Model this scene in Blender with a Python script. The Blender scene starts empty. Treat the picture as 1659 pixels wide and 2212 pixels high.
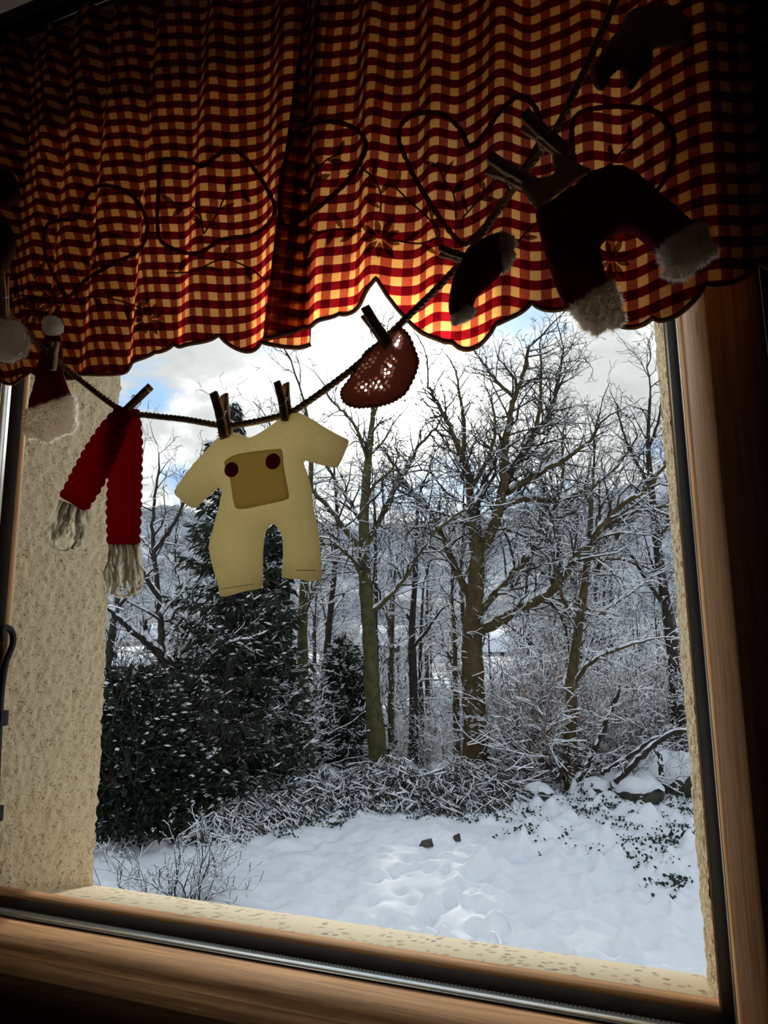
import bpy, math, random
import numpy as np
from mathutils import Vector, Matrix
from mathutils.geometry import delaunay_2d_cdt

scene = bpy.context.scene
COL = scene.collection

# ------------------------------------------------------------------ camera
# World frame: eye at the origin, +Y straight out of the window, +X right, Z up (metres).
F_PX, CX, CY = 1481.76, 829.5, 1106.0
YAW, PITCH, ROLL = math.radians(20.1317), math.radians(9.5709), math.radians(-0.6131)
fwd = np.array([-math.sin(YAW) * math.cos(PITCH), math.cos(YAW) * math.cos(PITCH), math.sin(PITCH)])
_r = np.array([math.cos(YAW), math.sin(YAW), 0.0])
_u = np.cross(_r, fwd)
right = math.cos(ROLL) * _r + math.sin(ROLL) * _u
up = -math.sin(ROLL) * _r + math.cos(ROLL) * _u
cam_data = bpy.data.cameras.new('camera')
cam_data.sensor_fit = 'HORIZONTAL'
cam_data.sensor_width = 36.0
cam_data.lens = 36.0 * F_PX / 1659.0
cam_data.clip_start = 0.02
cam_data.clip_end = 6000
cam_data.dof.use_dof = True
cam_data.dof.focus_distance = 1.6
cam_data.dof.aperture_fstop = cam_data.lens / 1.4      # 1.4 mm pupil, a phone lens
cam = bpy.data.objects.new('camera', cam_data)
COL.objects.link(cam)
cam.matrix_world = Matrix(((right[0], up[0], -fwd[0], 0), (right[1], up[1], -fwd[1], 0),
                           (right[2], up[2], -fwd[2], 0), (0, 0, 0, 1)))
scene.camera = cam

# ------------------------------------------------------------------ exposure
vs = scene.view_settings
vs.view_transform = 'Standard'
vs.look = 'None'
vs.exposure = 0.68
vs.gamma = 1.0
vs.use_curve_mapping = False
try:
    scene.cycles.transparent_max_bounces = 24
    scene.cycles.max_bounces = 8
    scene.cycles.sample_clamp_indirect = 6.0
except Exception:
    pass

# ------------------------------------------------------------------ sky and sun
SUN_EL, SUN_AZ = math.radians(19.35), math.radians(-18.67)
sun_dir = Vector((math.cos(SUN_EL) * math.sin(SUN_AZ), math.cos(SUN_EL) * math.cos(SUN_AZ), math.sin(SUN_EL)))
SUN_STRENGTH = 2.7
sun_data = bpy.data.lights.new('sun', 'SUN')
sun_data.energy = SUN_STRENGTH
sun_data.angle = math.radians(6.0)
sun_data.color = (1.0, 0.93, 0.80)
sun = bpy.data.objects.new('sun', sun_data)
sun.rotation_euler = sun_dir.to_track_quat('Z', 'Y').to_euler()
COL.objects.link(sun)


class NT:
    """tiny node-graph helper"""
    def __init__(self, tree):
        self.t = tree
        self.n = tree.nodes
        self.l = tree.links

    def node(self, kind, **kw):
        nd = self.n.new(kind)
        for k, v in kw.items():
            setattr(nd, k, v)
        return nd

    def put(self, sock, v):
        if hasattr(v, 'is_linked') or isinstance(v, bpy.types.NodeSocket):
            self.l.new(v, sock)
        else:
            if sock.type == 'RGBA' and len(v) == 3:
                v = (*v, 1.0)
            sock.default_value = v

    def math(self, op, a, b=None, c=None, clamp=False):
        nd = self.node('ShaderNodeMath', operation=op)
        nd.use_clamp = clamp
        self.put(nd.inputs[0], a)
        if b is not None:
            self.put(nd.inputs[1], b)
        if c is not None:
            self.put(nd.inputs[2], c)
        return nd.outputs[0]

    def vmath(self, op, a, b=None):
        nd = self.node('ShaderNodeVectorMath', operation=op)
        self.put(nd.inputs[0], a)
        if b is not None:
            self.put(nd.inputs[1], b)
        return nd.outputs['Value'] if op in ('DOT_PRODUCT', 'LENGTH') else nd.outputs[0]

    def mix(self, f, a, b):
        nd = self.node('ShaderNodeMix', data_type='RGBA')
        self.put(nd.inputs[0], f)
        self.put(nd.inputs[6], a)
        self.put(nd.inputs[7], b)
        return nd.outputs[2]

    def ramp(self, f, stops):
        nd = self.node('ShaderNodeValToRGB')
        el = nd.color_ramp.elements
        while len(el) < len(stops):
            el.new(0.5)
        for e, (p, c) in zip(el, stops):
            e.position = p
            e.color = (*c, 1.0) if len(c) == 3 else c
        self.put(nd.inputs[0], f)
        return nd.outputs[0]

    def noise(self, vec=None, scale=5.0, detail=4.0, rough=0.55, dist=0.0):
        nd = self.node('ShaderNodeTexNoise')
        nd.inputs['Scale'].default_value = scale
        nd.inputs['Detail'].default_value = detail
        nd.inputs['Roughness'].default_value = rough
        nd.inputs['Distortion'].default_value = dist
        if vec is not None:
            self.put(nd.inputs['Vector'], vec)
        return nd.outputs[0]

    def mapping(self, vec, scale=(1, 1, 1), loc=(0, 0, 0)):
        nd = self.node('ShaderNodeMapping')
        nd.inputs['Scale'].default_value = scale
        nd.inputs['Location'].default_value = loc
        self.put(nd.inputs['Vector'], vec)
        return nd.outputs[0]

    def smooth(self, v, lo, hi):
        nd = self.node('ShaderNodeMapRange', interpolation_type='SMOOTHSTEP')
        self.put(nd.inputs['Value'], v)
        nd.inputs['From Min'].default_value = lo
        nd.inputs['From Max'].default_value = hi
        return nd.outputs[0]


world = bpy.data.worlds.new('winter_sky')
scene.world = world
world.use_nodes = True
wt = NT(world.node_tree)
wt.n.clear()
wco = wt.node('ShaderNodeTexCoord').outputs['Generated']
wdir = wt.vmath('NORMALIZE', wco)
wm = wt.mapping(wdir, (1.0, 1.0, 1.9), (3.9, 9.4, 4.2))
c_big = wt.noise(wm, 3.4, 9.0, 0.56, 0.25)
c_fine = wt.noise(wt.mapping(wdir, (1, 1, 1.7), (7.1, 3.7, 5.2)), 5.5, 10.0, 0.6, 0.2)
cover = wt.smooth(c_big, 0.40, 0.485)
cloud = wt.ramp(c_fine, [(0.33, (0.28, 0.29, 0.31)), (0.50, (0.40, 0.405, 0.42)), (0.66, (0.86, 0.85, 0.83))])
sky = wt.mix(cover, (0.20, 0.34, 0.56), cloud)
dots = wt.math('MAXIMUM', wt.vmath('DOT_PRODUCT', wdir, tuple(sun_dir)), 0.0)
glow = wt.math('ADD', wt.math('MULTIPLY', wt.math('POWER', dots, 700.0), 8.0),
               wt.math('ADD', wt.math('MULTIPLY', wt.math('POWER', dots, 120.0), 0.9),
                       wt.math('MULTIPLY', wt.math('POWER', dots, 14.0), 0.14)))
gl = wt.node('ShaderNodeMix', data_type='RGBA', blend_type='ADD')
wt.put(gl.inputs[0], 1.0)
wt.put(gl.inputs[6], sky)
wt.put(gl.inputs[7], wt.mix(glow, (0, 0, 0), (1.0, 0.97, 0.90)))
gl2 = wt.node('ShaderNodeVectorMath', operation='SCALE')
wt.put(gl2.inputs[0], (1.0, 0.965, 0.90))
wt.put(gl2.inputs['Scale'], glow)
add = wt.vmath('ADD', sky, gl2.outputs[0])
bg = wt.node('ShaderNodeBackground')
wt.put(bg.inputs['Color'], add)
bg.inputs['Strength'].default_value = 1.12
wo = wt.node('ShaderNodeOutputWorld')
wt.l.new(bg.outputs[0], wo.inputs['Surface'])
wt.n.remove(gl)


# ------------------------------------------------------------------ pixel helpers (real positions on real planes)
def ray(px, py):
    return fwd + right * ((px - CX) / F_PX) - up * ((py - CY) / F_PX)


def on_y(px, py, Y):
    d = ray(px, py)
    return d * (Y / d[1])


def on_x(px, py, X):
    d = ray(px, py)
    return d * (X / d[0])


def at_range(px, py, rng):
    d = ray(px, py)
    return d * (rng / math.hypot(d[0], d[1]))


# ------------------------------------------------------------------ mesh helpers
def mesh_np(name, v, quads=None, tris=None, smooth=False):
    me = bpy.data.meshes.new(name)
    v = np.asarray(v, np.float32).reshape(-1, 3)
    me.vertices.add(len(v))
    me.vertices.foreach_set('co', v.ravel())
    loops, starts = [], []
    n = 0
    if quads is not None and len(quads):
        q = np.asarray(quads, np.int32)
        loops.append(q.ravel())
        starts.append(n + np.arange(len(q)) * 4)
        n += len(q) * 4
    if tris is not None and len(tris):
        t = np.asarray(tris, np.int32)
        loops.append(t.ravel())
        starts.append(n + np.arange(len(t)) * 3)
        n += len(t) * 3
    loops = np.concatenate(loops)
    starts = np.concatenate(starts).astype(np.int32)
    me.loops.add(len(loops))
    me.loops.foreach_set('vertex_index', loops.astype(np.int32))
    me.polygons.add(len(starts))
    me.polygons.foreach_set('loop_start', starts)
    me.update(calc_edges=True)
    if smooth:
        me.polygons.foreach_set('use_smooth', np.ones(len(starts), bool))
    return me


def link(name, me, mat=None, parent=None):
    o = bpy.data.objects.new(name, me)
    COL.objects.link(o)
    if mat is not None and me is not None and not me.materials:
        me.materials.append(mat)
    if parent is not None:
        o.parent = parent
        o.matrix_parent_inverse = Matrix.Translation(-parent.location)
    return o


def tag(o, label=None, cat=None, group=None, kind=None):
    if label:
        o['label'] = label
    if cat:
        o['category'] = cat
    if group:
        o['group'] = group
    if kind:
        o['kind'] = kind
    return o


def thing(name, label, cat, loc=(0, 0, 0), group=None):
    o = bpy.data.objects.new(name, None)
    o.empty_display_size = 0.05
    COL.objects.link(o)
    o.location = Vector([float(c) for c in loc])
    return tag(o, label, cat, group)


def copy_tree(o, parent=None):
    c = o.copy()
    COL.objects.link(c)
    if parent is not None:
        c.parent = parent
    for ch in list(o.children):
        copy_tree(ch, c)
    return c


def box_data(lo, hi):
    (a, b, c), (d, e, f) = lo, hi
    v = [(a, b, c), (d, b, c), (d, e, c), (a, e, c), (a, b, f), (d, b, f), (d, e, f), (a, e, f)]
    q = [(0, 3, 2, 1), (4, 5, 6, 7), (0, 1, 5, 4), (1, 2, 6, 5), (2, 3, 7, 6), (3, 0, 4, 7)]
    return v, q


def boxes(bl):
    V, Q = [], []
    for lo, hi in bl:
        v, q = box_data(lo, hi)
        Q += [tuple(i + len(V) for i in f) for f in q]
        V += v
    return V, Q


def box(name, lo, hi, mat, parent=None, bevel=0.0):
    v, q = box_data(lo, hi)
    o = link(name, mesh_np(name, v, q), mat, parent)
    if bevel:
        m = o.modifiers.new('bevel', 'BEVEL')
        m.width = bevel
        m.segments = 2
    return o


def catmull(pts, n=6, closed=False):
    P = np.asarray(pts, float)
    N = len(P)
    out = []
    rng = range(N) if closed else range(N - 1)
    for i in rng:
        if closed:
            p0, p1, p2, p3 = P[(i - 1) % N], P[i], P[(i + 1) % N], P[(i + 2) % N]
        else:
            p0, p1, p2, p3 = P[max(i - 1, 0)], P[i], P[i + 1], P[min(i + 2, N - 1)]
        for k in range(n):
            t = k / n
            out.append(0.5 * ((2 * p1) + (-p0 + p2) * t + (2 * p0 - 5 * p1 + 4 * p2 - p3) * t * t
                              + (-p0 + 3 * p1 - 3 * p2 + p3) * t ** 3))
    if not closed:
        out.append(P[-1])
    return np.array(out)


def tube_data(pts, radii, k=8, cap=True):
    P = np.asarray(pts, float)
    N = len(P)
    radii = np.full(N, radii) if np.isscalar(radii) else np.asarray(radii, float)
    T = np.gradient(P, axis=0)
    T /= np.linalg.norm(T, axis=1)[:, None] + 1e-12
    ref = np.array([0, 0, 1.0]) if abs(T[0][2]) < 0.9 else np.array([1.0, 0, 0])
    A = np.zeros_like(P)
    a = ref - T[0] * (ref @ T[0])
    a /= np.linalg.norm(a)
    for i in range(N):
        a = a - T[i] * (a @ T[i])
        a /= np.linalg.norm(a) + 1e-12
        A[i] = a
    B = np.cross(T, A)
    th = np.arange(k) / k * 2 * math.pi
    V = (P[:, None, :] + radii[:, None, None] * (np.cos(th)[None, :, None] * A[:, None, :]
                                                 + np.sin(th)[None, :, None] * B[:, None, :])).reshape(-1, 3)
    i = np.arange(N - 1)[:, None] * k
    j = np.arange(k)[None, :]
    Q = np.stack([i + j, i + (j + 1) % k, i + k + (j + 1) % k, i + k + j], -1).reshape(-1, 4)
    Tr = []
    if cap:
        V = np.vstack([V, P[0], P[-1]])
        c0, c1 = N * k, N * k + 1
        for q in range(k):
            Tr.append((c0, (q + 1) % k, q))
            Tr.append((c1, (N - 1) * k + q, (N - 1) * k + (q + 1) % k))
    return V, Q, np.array(Tr, int).reshape(-1, 3)


def join(parts):
    V, Q, T = [], [], []
    n = 0
    for v, q, t in parts:
        V.append(np.asarray(v, float))
        if q is not None and len(q):
            Q.append(np.asarray(q, int) + n)
        if t is not None and len(t):
            T.append(np.asarray(t, int) + n)
        n += len(v)
    return np.vstack(V), (np.vstack(Q) if Q else None), (np.vstack(T) if T else None)


def tube(name, pts, radii, mat, parent=None, k=8, smooth=True):
    v, q, t = tube_data(pts, radii, k)
    return link(name, mesh_np(name, v, q, t, smooth), mat, parent)


def segs_mesh(name, S, k=3):
    """S: n x 8 array (p0, p1, r0, r1) -> many thin prisms in one mesh"""
    S = np.asarray(S, float).reshape(-1, 8)
    p0, p1, r0, r1 = S[:, :3], S[:, 3:6], S[:, 6], S[:, 7]
    d = p1 - p0
    d /= np.linalg.norm(d, axis=1)[:, None] + 1e-9
    ref = np.where(np.abs(d[:, 2:3]) < 0.9, np.array([[0, 0, 1.0]]), np.array([[1.0, 0, 0]]))
    a = np.cross(d, ref)
    a /= np.linalg.norm(a, axis=1)[:, None] + 1e-9
    b = np.cross(d, a)
    th = np.arange(k) / k * 2 * math.pi + 0.5
    ring = np.cos(th)[None, :, None] * a[:, None, :] + np.sin(th)[None, :, None] * b[:, None, :]
    V = np.concatenate([p0[:, None] + ring * r0[:, None, None], p1[:, None] + ring * r1[:, None, None]], 1).reshape(-1, 3)
    base = np.arange(len(S))[:, None] * (2 * k)
    j = np.arange(k)[None, :]
    Q = np.stack([base + j, base + (j + 1) % k, base + k + (j + 1) % k, base + k + j], -1).reshape(-1, 4)
    return mesh_np(name, V, Q)


def snow_mesh(name, S, depth=1.0, rnd=None, fade=None, cover=1.0):
    """a ridge of snow along the upper side of every branch segment that lies flat enough"""
    S = np.asarray(S, float).reshape(-1, 8)
    d = S[:, 3:6] - S[:, :3]
    L = np.linalg.norm(d, axis=1) + 1e-9
    flat = np.hypot(d[:, 0], d[:, 1]) / L
    rs = np.random.RandomState(5 if rnd is None else rnd)
    keep = (flat > 0.42 if (flat > 0.42).any() else flat >= flat.max()) & (rs.rand(len(S)) < 0.45 + 0.55 * flat)
    keep &= rs.rand(len(S)) < cover
    if fade is not None:
        keep &= rs.rand(len(S)) < np.clip(1 - (S[:, 2] - fade[0]) / (fade[1] - fade[0]), fade[2], 1)
    if not keep.any():
        keep[int(np.argmax(flat))] = True
    S, d, flat = S[keep], d[keep], flat[keep]
    n = len(S)
    side = np.stack([-d[:, 1], d[:, 0], np.zeros(n)], 1)
    side /= np.linalg.norm(side, axis=1)[:, None] + 1e-9
    r = 0.5 * (S[:, 6] + S[:, 7])
    w = np.minimum(r * 0.9 + 0.0022, r * 0.6 + 0.02) * depth ** 0.5
    h = (np.minimum(0.45 * r + 0.0045, 0.05) * depth * (0.6 + 0.8 * rs.rand(n))) * flat
    z = np.array([0, 0, 1.0])
    out = []
    for e in (0, 1):
        P = S[:, 3 * e:3 * e + 3]
        rr = S[:, 6 + e]
        up0 = z[None] * (rr * 0.45)[:, None]
        top = z[None] * (rr + h * 1.6)[:, None]
        out += [P + side * w[:, None] + up0, P + side * (w * 0.45)[:, None] + top,
                P - side * (w * 0.45)[:, None] + top, P - side * w[:, None] + up0]
    V = np.stack(out, 1).reshape(-1, 3)
    b = np.arange(n)[:, None] * 8
    j = np.arange(3)[None]
    Q = np.stack([b + j, b + j + 1, b + 5 + j, b + 4 + j], -1).reshape(-1, 4)
    ends = np.concatenate([b + np.array([[0, 1, 2, 3]]), b + np.array([[7, 6, 5, 4]])])
    return mesh_np(name, V, np.vstack([Q, ends]))


_tab = np.random.RandomState(11).rand(256, 256)


def vn(x, y):
    """smooth 2-D value noise in 0..1"""
    x, y = np.asarray(x, float), np.asarray(y, float)
    xi, yi = np.floor(x).astype(int), np.floor(y).astype(int)
    fx, fy = x - xi, y - yi
    fx, fy = fx * fx * (3 - 2 * fx), fy * fy * (3 - 2 * fy)
    g = lambda a, b: _tab[a & 255, b & 255]
    return ((g(xi, yi) * (1 - fx) + g(xi + 1, yi) * fx) * (1 - fy)
            + (g(xi, yi + 1) * (1 - fx) + g(xi + 1, yi + 1) * fx) * fy)


def fbm(x, y, o=4):
    s, a, t = 0, 1, 0
    for k in range(o):
        s = s + a * vn(x * 2 ** k + 17.3 * k, y * 2 ** k + 9.1 * k)
        t += a
        a *= 0.5
    return s / t


def sstep(x):
    x = np.clip(x, 0, 1)
    return x * x * (3 - 2 * x)


# ------------------------------------------------------------------ materials
def new_mat(name):
    m = bpy.data.materials.new(name)
    m.use_nodes = True
    t = NT(m.node_tree)
    t.n.clear()
    t.out = t.node('ShaderNodeOutputMaterial')
    return m, t


def principled(t, color, rough=0.6, bump=None, bump_str=0.3, bump_dist=0.01, metallic=0.0, spec=0.4, sheen=0.0):
    p = t.node('ShaderNodeBsdfPrincipled')
    t.put(p.inputs['Base Color'], color)
    t.put(p.inputs['Roughness'], rough)
    p.inputs['Metallic'].default_value = metallic
    p.inputs['Specular IOR Level'].default_value = spec
    if sheen:
        p.inputs['Sheen Weight'].default_value = sheen
    if bump is not None:
        b = t.node('ShaderNodeBump')
        b.inputs['Strength'].default_value = bump_str
        b.inputs['Distance'].default_value = bump_dist
        t.put(b.inputs['Height'], bump)
        t.l.new(b.outputs[0], p.inputs['Normal'])
    return p


def finish(t, shader):
    t.l.new(shader.outputs[0] if hasattr(shader, 'outputs') else shader, t.out.inputs['Surface'])


def plain(name, c1, c2=None, scale=30.0, rough=0.7, bump=0.0, bump_dist=0.005, spec=0.3, metallic=0.0, detail=5.0):
    m, t = new_mat(name)
    co = t.node('ShaderNodeTexCoord').outputs['Object']
    n = t.noise(co, scale, detail)
    col = t.mix(t.smooth(n, 0.3, 0.7), c1, c2 or c1)
    finish(t, principled(t, col, rough, n if bump else None, bump, bump_dist, metallic, spec))
    return m


def felt_mat(name, c1, c2, transl=0.5, tcol=None, scale=260.0):
    """soft cloth: part of the light falling on the back comes through"""
    m, t = new_mat(name)
    co = t.node('ShaderNodeTexCoord').outputs['Object']
    n = t.noise(co, scale, 4.0, 0.7)
    n2 = t.noise(co, 38.0, 3.0)
    col = t.mix(t.smooth(t.math('ADD', t.math('MULTIPLY', n, 0.6), t.math('MULTIPLY', n2, 0.4)), 0.35, 0.65), c1, c2)
    p = principled(t, col, 0.95, n, 0.5, 0.002, 0, 0.1)
    tr = t.node('ShaderNodeBsdfTranslucent')
    t.put(tr.inputs['Color'], tcol or c2)
    mx = t.node('ShaderNodeMixShader')
    mx.inputs[0].default_value = transl
    t.l.new(p.outputs[0], mx.inputs[1])
    t.l.new(tr.outputs[0], mx.inputs[2])
    finish(t, mx)
    return m


def wood_mat(name, c1, c2, axis=0, scale=14.0, rough=0.78):
    m, t = new_mat(name)
    co = t.node('ShaderNodeTexCoord').outputs['Object']
    sc = [scale * 9, scale * 9, scale * 9]
    sc[axis] = scale * 0.35
    mp = t.mapping(co, tuple(sc))
    n = t.noise(mp, 1.0, 6.0, 0.62, 0.6)
    sc2 = [scale * 28, scale * 28, scale * 28]
    sc2[axis] = scale * 0.9
    n2 = t.noise(t.mapping(co, tuple(sc2)), 1.0, 3.0, 0.6)
    f = t.math('ADD', t.math('MULTIPLY', n, 0.65), t.math('MULTIPLY', n2, 0.35))
    finish(t, principled(t, t.ramp(f, [(0.32, c1), (0.6, c2)]), rough, f, 0.12, 0.002, 0, 0.18))
    return m


M = {}
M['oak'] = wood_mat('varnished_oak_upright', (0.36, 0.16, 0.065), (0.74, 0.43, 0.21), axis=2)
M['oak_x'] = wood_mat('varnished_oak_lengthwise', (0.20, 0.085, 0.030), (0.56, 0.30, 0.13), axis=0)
M['dark_wood'] = wood_mat('dark_stained_wood', (0.014, 0.008, 0.005), (0.035, 0.018, 0.010), axis=2, rough=0.6)
M['gasket'] = plain('dark_brown_lip', (0.022, 0.013, 0.010), (0.035, 0.022, 0.016), 40, 0.55)
M['alu'] = plain('aluminium_spacer', (0.90, 0.92, 0.88), (0.80, 0.82, 0.78), 60, 0.30, metallic=0.85)
M['hole'] = plain('dark_spacer_hole', (0.05, 0.06, 0.03), (0.05, 0.06, 0.03), 10, 0.8)
M['iron'] = plain('dark_iron', (0.018, 0.018, 0.020), (0.032, 0.030, 0.030), 90, 0.6, metallic=0.3)
M['wire'] = plain('steel_spring_wire', (0.55, 0.55, 0.56), (0.7, 0.7, 0.7), 60, 0.3, metallic=1.0)
M['peg'] = wood_mat('clothes_peg_wood', (0.46, 0.28, 0.15), (0.68, 0.45, 0.26), axis=2, scale=40.0, rough=0.7)
M['rope'] = plain('jute_rope', (0.52, 0.38, 0.25), (0.68, 0.53, 0.37), 420, 0.95, 0.4, 0.001)
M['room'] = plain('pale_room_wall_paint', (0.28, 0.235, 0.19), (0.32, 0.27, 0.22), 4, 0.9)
M['plaster'] = plain('shade_darkened_plaster', (0.022, 0.017, 0.014), (0.028, 0.022, 0.018), 8, 0.9)  # near-black colour stands in for the unlit wall around the window
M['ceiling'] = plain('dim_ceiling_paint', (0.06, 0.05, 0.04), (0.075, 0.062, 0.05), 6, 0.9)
M['floor'] = wood_mat('dark_floor_boards', (0.03, 0.016, 0.008), (0.06, 0.032, 0.016), axis=0, scale=4.0)

# stucco
m, t = new_mat('tan_roughcast_stucco')
co = t.node('ShaderNodeTexCoord').outputs['Object']
n1 = t.noise(co, 260.0, 5.0, 0.6)
n2 = t.noise(co, 60.0, 4.0, 0.6)
pits = t.smooth(t.math('ADD', t.math('MULTIPLY', n1, 0.72), t.math('MULTIPLY', n2, 0.28)), 0.38, 0.47)
colr = t.mix(pits, (0.36, 0.255, 0.14), t.mix(n2, (0.82, 0.64, 0.39), (0.90, 0.74, 0.49)))
finish(t, principled(t, colr, 0.95, n1, 0.7, 0.004, 0, 0.15))
M['stucco'] = m

# terrazzo
m, t = new_mat('cream_terrazzo')
co = t.node('ShaderNodeTexCoord').outputs['Object']
vo = t.node('ShaderNodeTexVoronoi', feature='F1')
vo.inputs['Scale'].default_value = 1.0
warp = t.mapping(co, (78, 40, 60))
t.put(vo.inputs['Vector'], t.vmath('ADD', warp, t.vmath('MULTIPLY', t.node('ShaderNodeTexNoise').outputs[1], (1.2, 1.2, 1.2))))
sepr = t.node('ShaderNodeSeparateColor')
t.put(sepr.inputs[0], vo.outputs['Color'])
chip = t.math('MULTIPLY', t.math('GREATER_THAN', sepr.outputs[0], 0.40), t.math('LESS_THAN', vo.outputs['Distance'], 0.38))
chipcol = t.ramp(sepr.outputs[1], [(0.0, (0.22, 0.17, 0.12)), (0.4, (0.42, 0.33, 0.22)), (0.8, (0.52, 0.42, 0.30)), (1.0, (0.13, 0.10, 0.08))])
cement = t.mix(t.noise(co, 160, 5), (0.68, 0.56, 0.38), (0.78, 0.67, 0.49))
finish(t, principled(t, t.mix(t.math('MULTIPLY', chip, 0.8), cement, chipcol), 0.75, None, spec=0.25))
M['terrazzo'] = m

# glass: clean clear pane
m, t = new_mat('clear_window_glass')
tr = t.node('ShaderNodeBsdfTransparent')
t.put(tr.inputs[0], t.mix(t.noise(t.node('ShaderNodeTexCoord').outputs['Object'], 3.0, 2.0), (0.975, 0.985, 0.975), (0.985, 0.992, 0.985)))
finish(t, tr)
M['glass'] = m

# gingham (UV in metres of cloth)
m, t = new_mat('red_gingham_cotton')
uv = t.node('ShaderNodeTexCoord').outputs['UV']
sx = t.node('ShaderNodeSeparateXYZ')
t.put(sx.inputs[0], uv)
PITCH_G = 0.0222


def stripe(t, c):
    fr_ = t.math('FRACT', t.math('DIVIDE', c, PITCH_G))
    tri = t.math('ABSOLUTE', t.math('SUBTRACT', fr_, 0.5))
    return t.smooth(tri, 0.235, 0.265)


wob = t.noise(uv, 90, 2)
sv = stripe(t, sx.outputs[0])
sh = stripe(t, sx.outputs[1])
weave = t.noise(t.mapping(uv, (1400, 260, 1)), 1.0, 3.0, 0.7)
weave2 = t.noise(t.mapping(uv, (260, 1400, 1)), 1.0, 3.0, 0.7)
wv = t.math('MULTIPLY', t.math('ADD', weave, weave2), 0.5)
cream = t.mix(t.smooth(wv, 0.35, 0.65), (0.50, 0.285, 0.115), (0.72, 0.455, 0.205))
one_v = t.mix(t.smooth(wv, 0.35, 0.65), (0.27, 0.070, 0.042), (0.38, 0.115, 0.065))
one_h = t.mix(t.smooth(wv, 0.35, 0.65), (0.17, 0.012, 0.018), (0.25, 0.022, 0.028))
both = t.mix(t.smooth(wv, 0.35, 0.65), (0.085, 0.005, 0.010), (0.13, 0.008, 0.014))
gcol = t.mix(sh, t.mix(sv, cream, one_v), t.mix(sv, one_h, both))
p = principled(t, gcol, 0.95, wv, 0.25, 0.001, 0, 0.05)
# light mostly passes straight on through the open weave, softened at both faces of the cloth
tr = t.node('ShaderNodeBsdfRefraction')
tr.inputs['Roughness'].default_value = 0.42
tr.inputs['IOR'].default_value = 1.3
t.put(tr.inputs['Color'], t.vmath('POWER', gcol, (0.80, 0.80, 0.80)))
tl = t.node('ShaderNodeBsdfTranslucent')
t.put(tl.inputs['Color'], gcol)
m1 = t.node('ShaderNodeMixShader')
m1.inputs[0].default_value = 0.12
t.l.new(tr.outputs[0], m1.inputs[1])
t.l.new(tl.outputs[0], m1.inputs[2])
mx = t.node('ShaderNodeMixShader')
mx.inputs[0].default_value = 0.77
t.l.new(p.outputs[0], mx.inputs[1])
t.l.new(m1.outputs[0], mx.inputs[2])
finish(t, mx)
M['gingham'] = m
m, t = new_mat('brown_embroidery_thread')
co = t.node('ShaderNodeTexCoord').outputs['Object']
p = principled(t, t.mix(t.noise(co, 700, 3), (0.14, 0.065, 0.03), (0.24, 0.115, 0.05)), 0.9, spec=0.1)
tr = t.node('ShaderNodeBsdfTransparent')
tr.inputs[0].default_value = (0.62, 0.36, 0.18, 1)
mx = t.node('ShaderNodeMixShader')
mx.inputs[0].default_value = 0.28
t.l.new(p.outputs[0], mx.inputs[1])
t.l.new(tr.outputs[0], mx.inputs[2])
finish(t, mx)
M['trim'] = m

M['cream_felt'] = felt_mat('cream_felt', (0.58, 0.50, 0.32), (0.72, 0.64, 0.44), 0.52, (0.90, 0.81, 0.54))
M['pocket_felt'] = felt_mat('ochre_pocket_felt', (0.62, 0.52, 0.33), (0.74, 0.64, 0.43), 0.66, (0.95, 0.86, 0.62))
M['red_felt'] = felt_mat('dark_red_felt', (0.10, 0.006, 0.012), (0.17, 0.010, 0.018), 0.10, (0.75, 0.02, 0.06))
M['red_knit'] = felt_mat('crimson_knitted_wool', (0.17, 0.005, 0.016), (0.29, 0.009, 0.028), 0.28, (0.80, 0.02, 0.08), 500)
M['crochet'] = felt_mat('dusky_red_crochet_wool', (0.34, 0.15, 0.12), (0.46, 0.22, 0.18), 0.30, (0.62, 0.27, 0.20), 600)  # red-brown wool, colour lifted to stand in for flare haze
M['fur'] = felt_mat('white_fleece', (0.82, 0.75, 0.66), (0.93, 0.88, 0.80), 0.60, (0.97, 0.90, 0.80), 500)
M['yarn'] = felt_mat('white_yarn', (0.90, 0.87, 0.80), (0.96, 0.94, 0.90), 0.78, (0.88, 0.84, 0.76), 900)
M['beige_felt'] = felt_mat('beige_felt_waistband', (0.38, 0.29, 0.17), (0.48, 0.38, 0.24), 0.30, (0.45, 0.32, 0.15))
M['pink_felt'] = felt_mat('rose_beige_felt', (0.30, 0.12, 0.09), (0.38, 0.17, 0.12), 0.10, (0.5, 0.2, 0.12))
M['brown_felt'] = felt_mat('dark_brown_felt', (0.10, 0.045, 0.03), (0.14, 0.065, 0.04), 0.08, (0.3, 0.12, 0.06))
M['button'] = felt_mat('dark_red_plastic_button', (0.30, 0.018, 0.030), (0.38, 0.025, 0.040), 0.45, (0.75, 0.05, 0.08), 40)
M['thread'] = felt_mat('pale_thread', (0.62, 0.46, 0.34), (0.70, 0.55, 0.42), 0.5, (0.95, 0.75, 0.55), 300)

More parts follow.
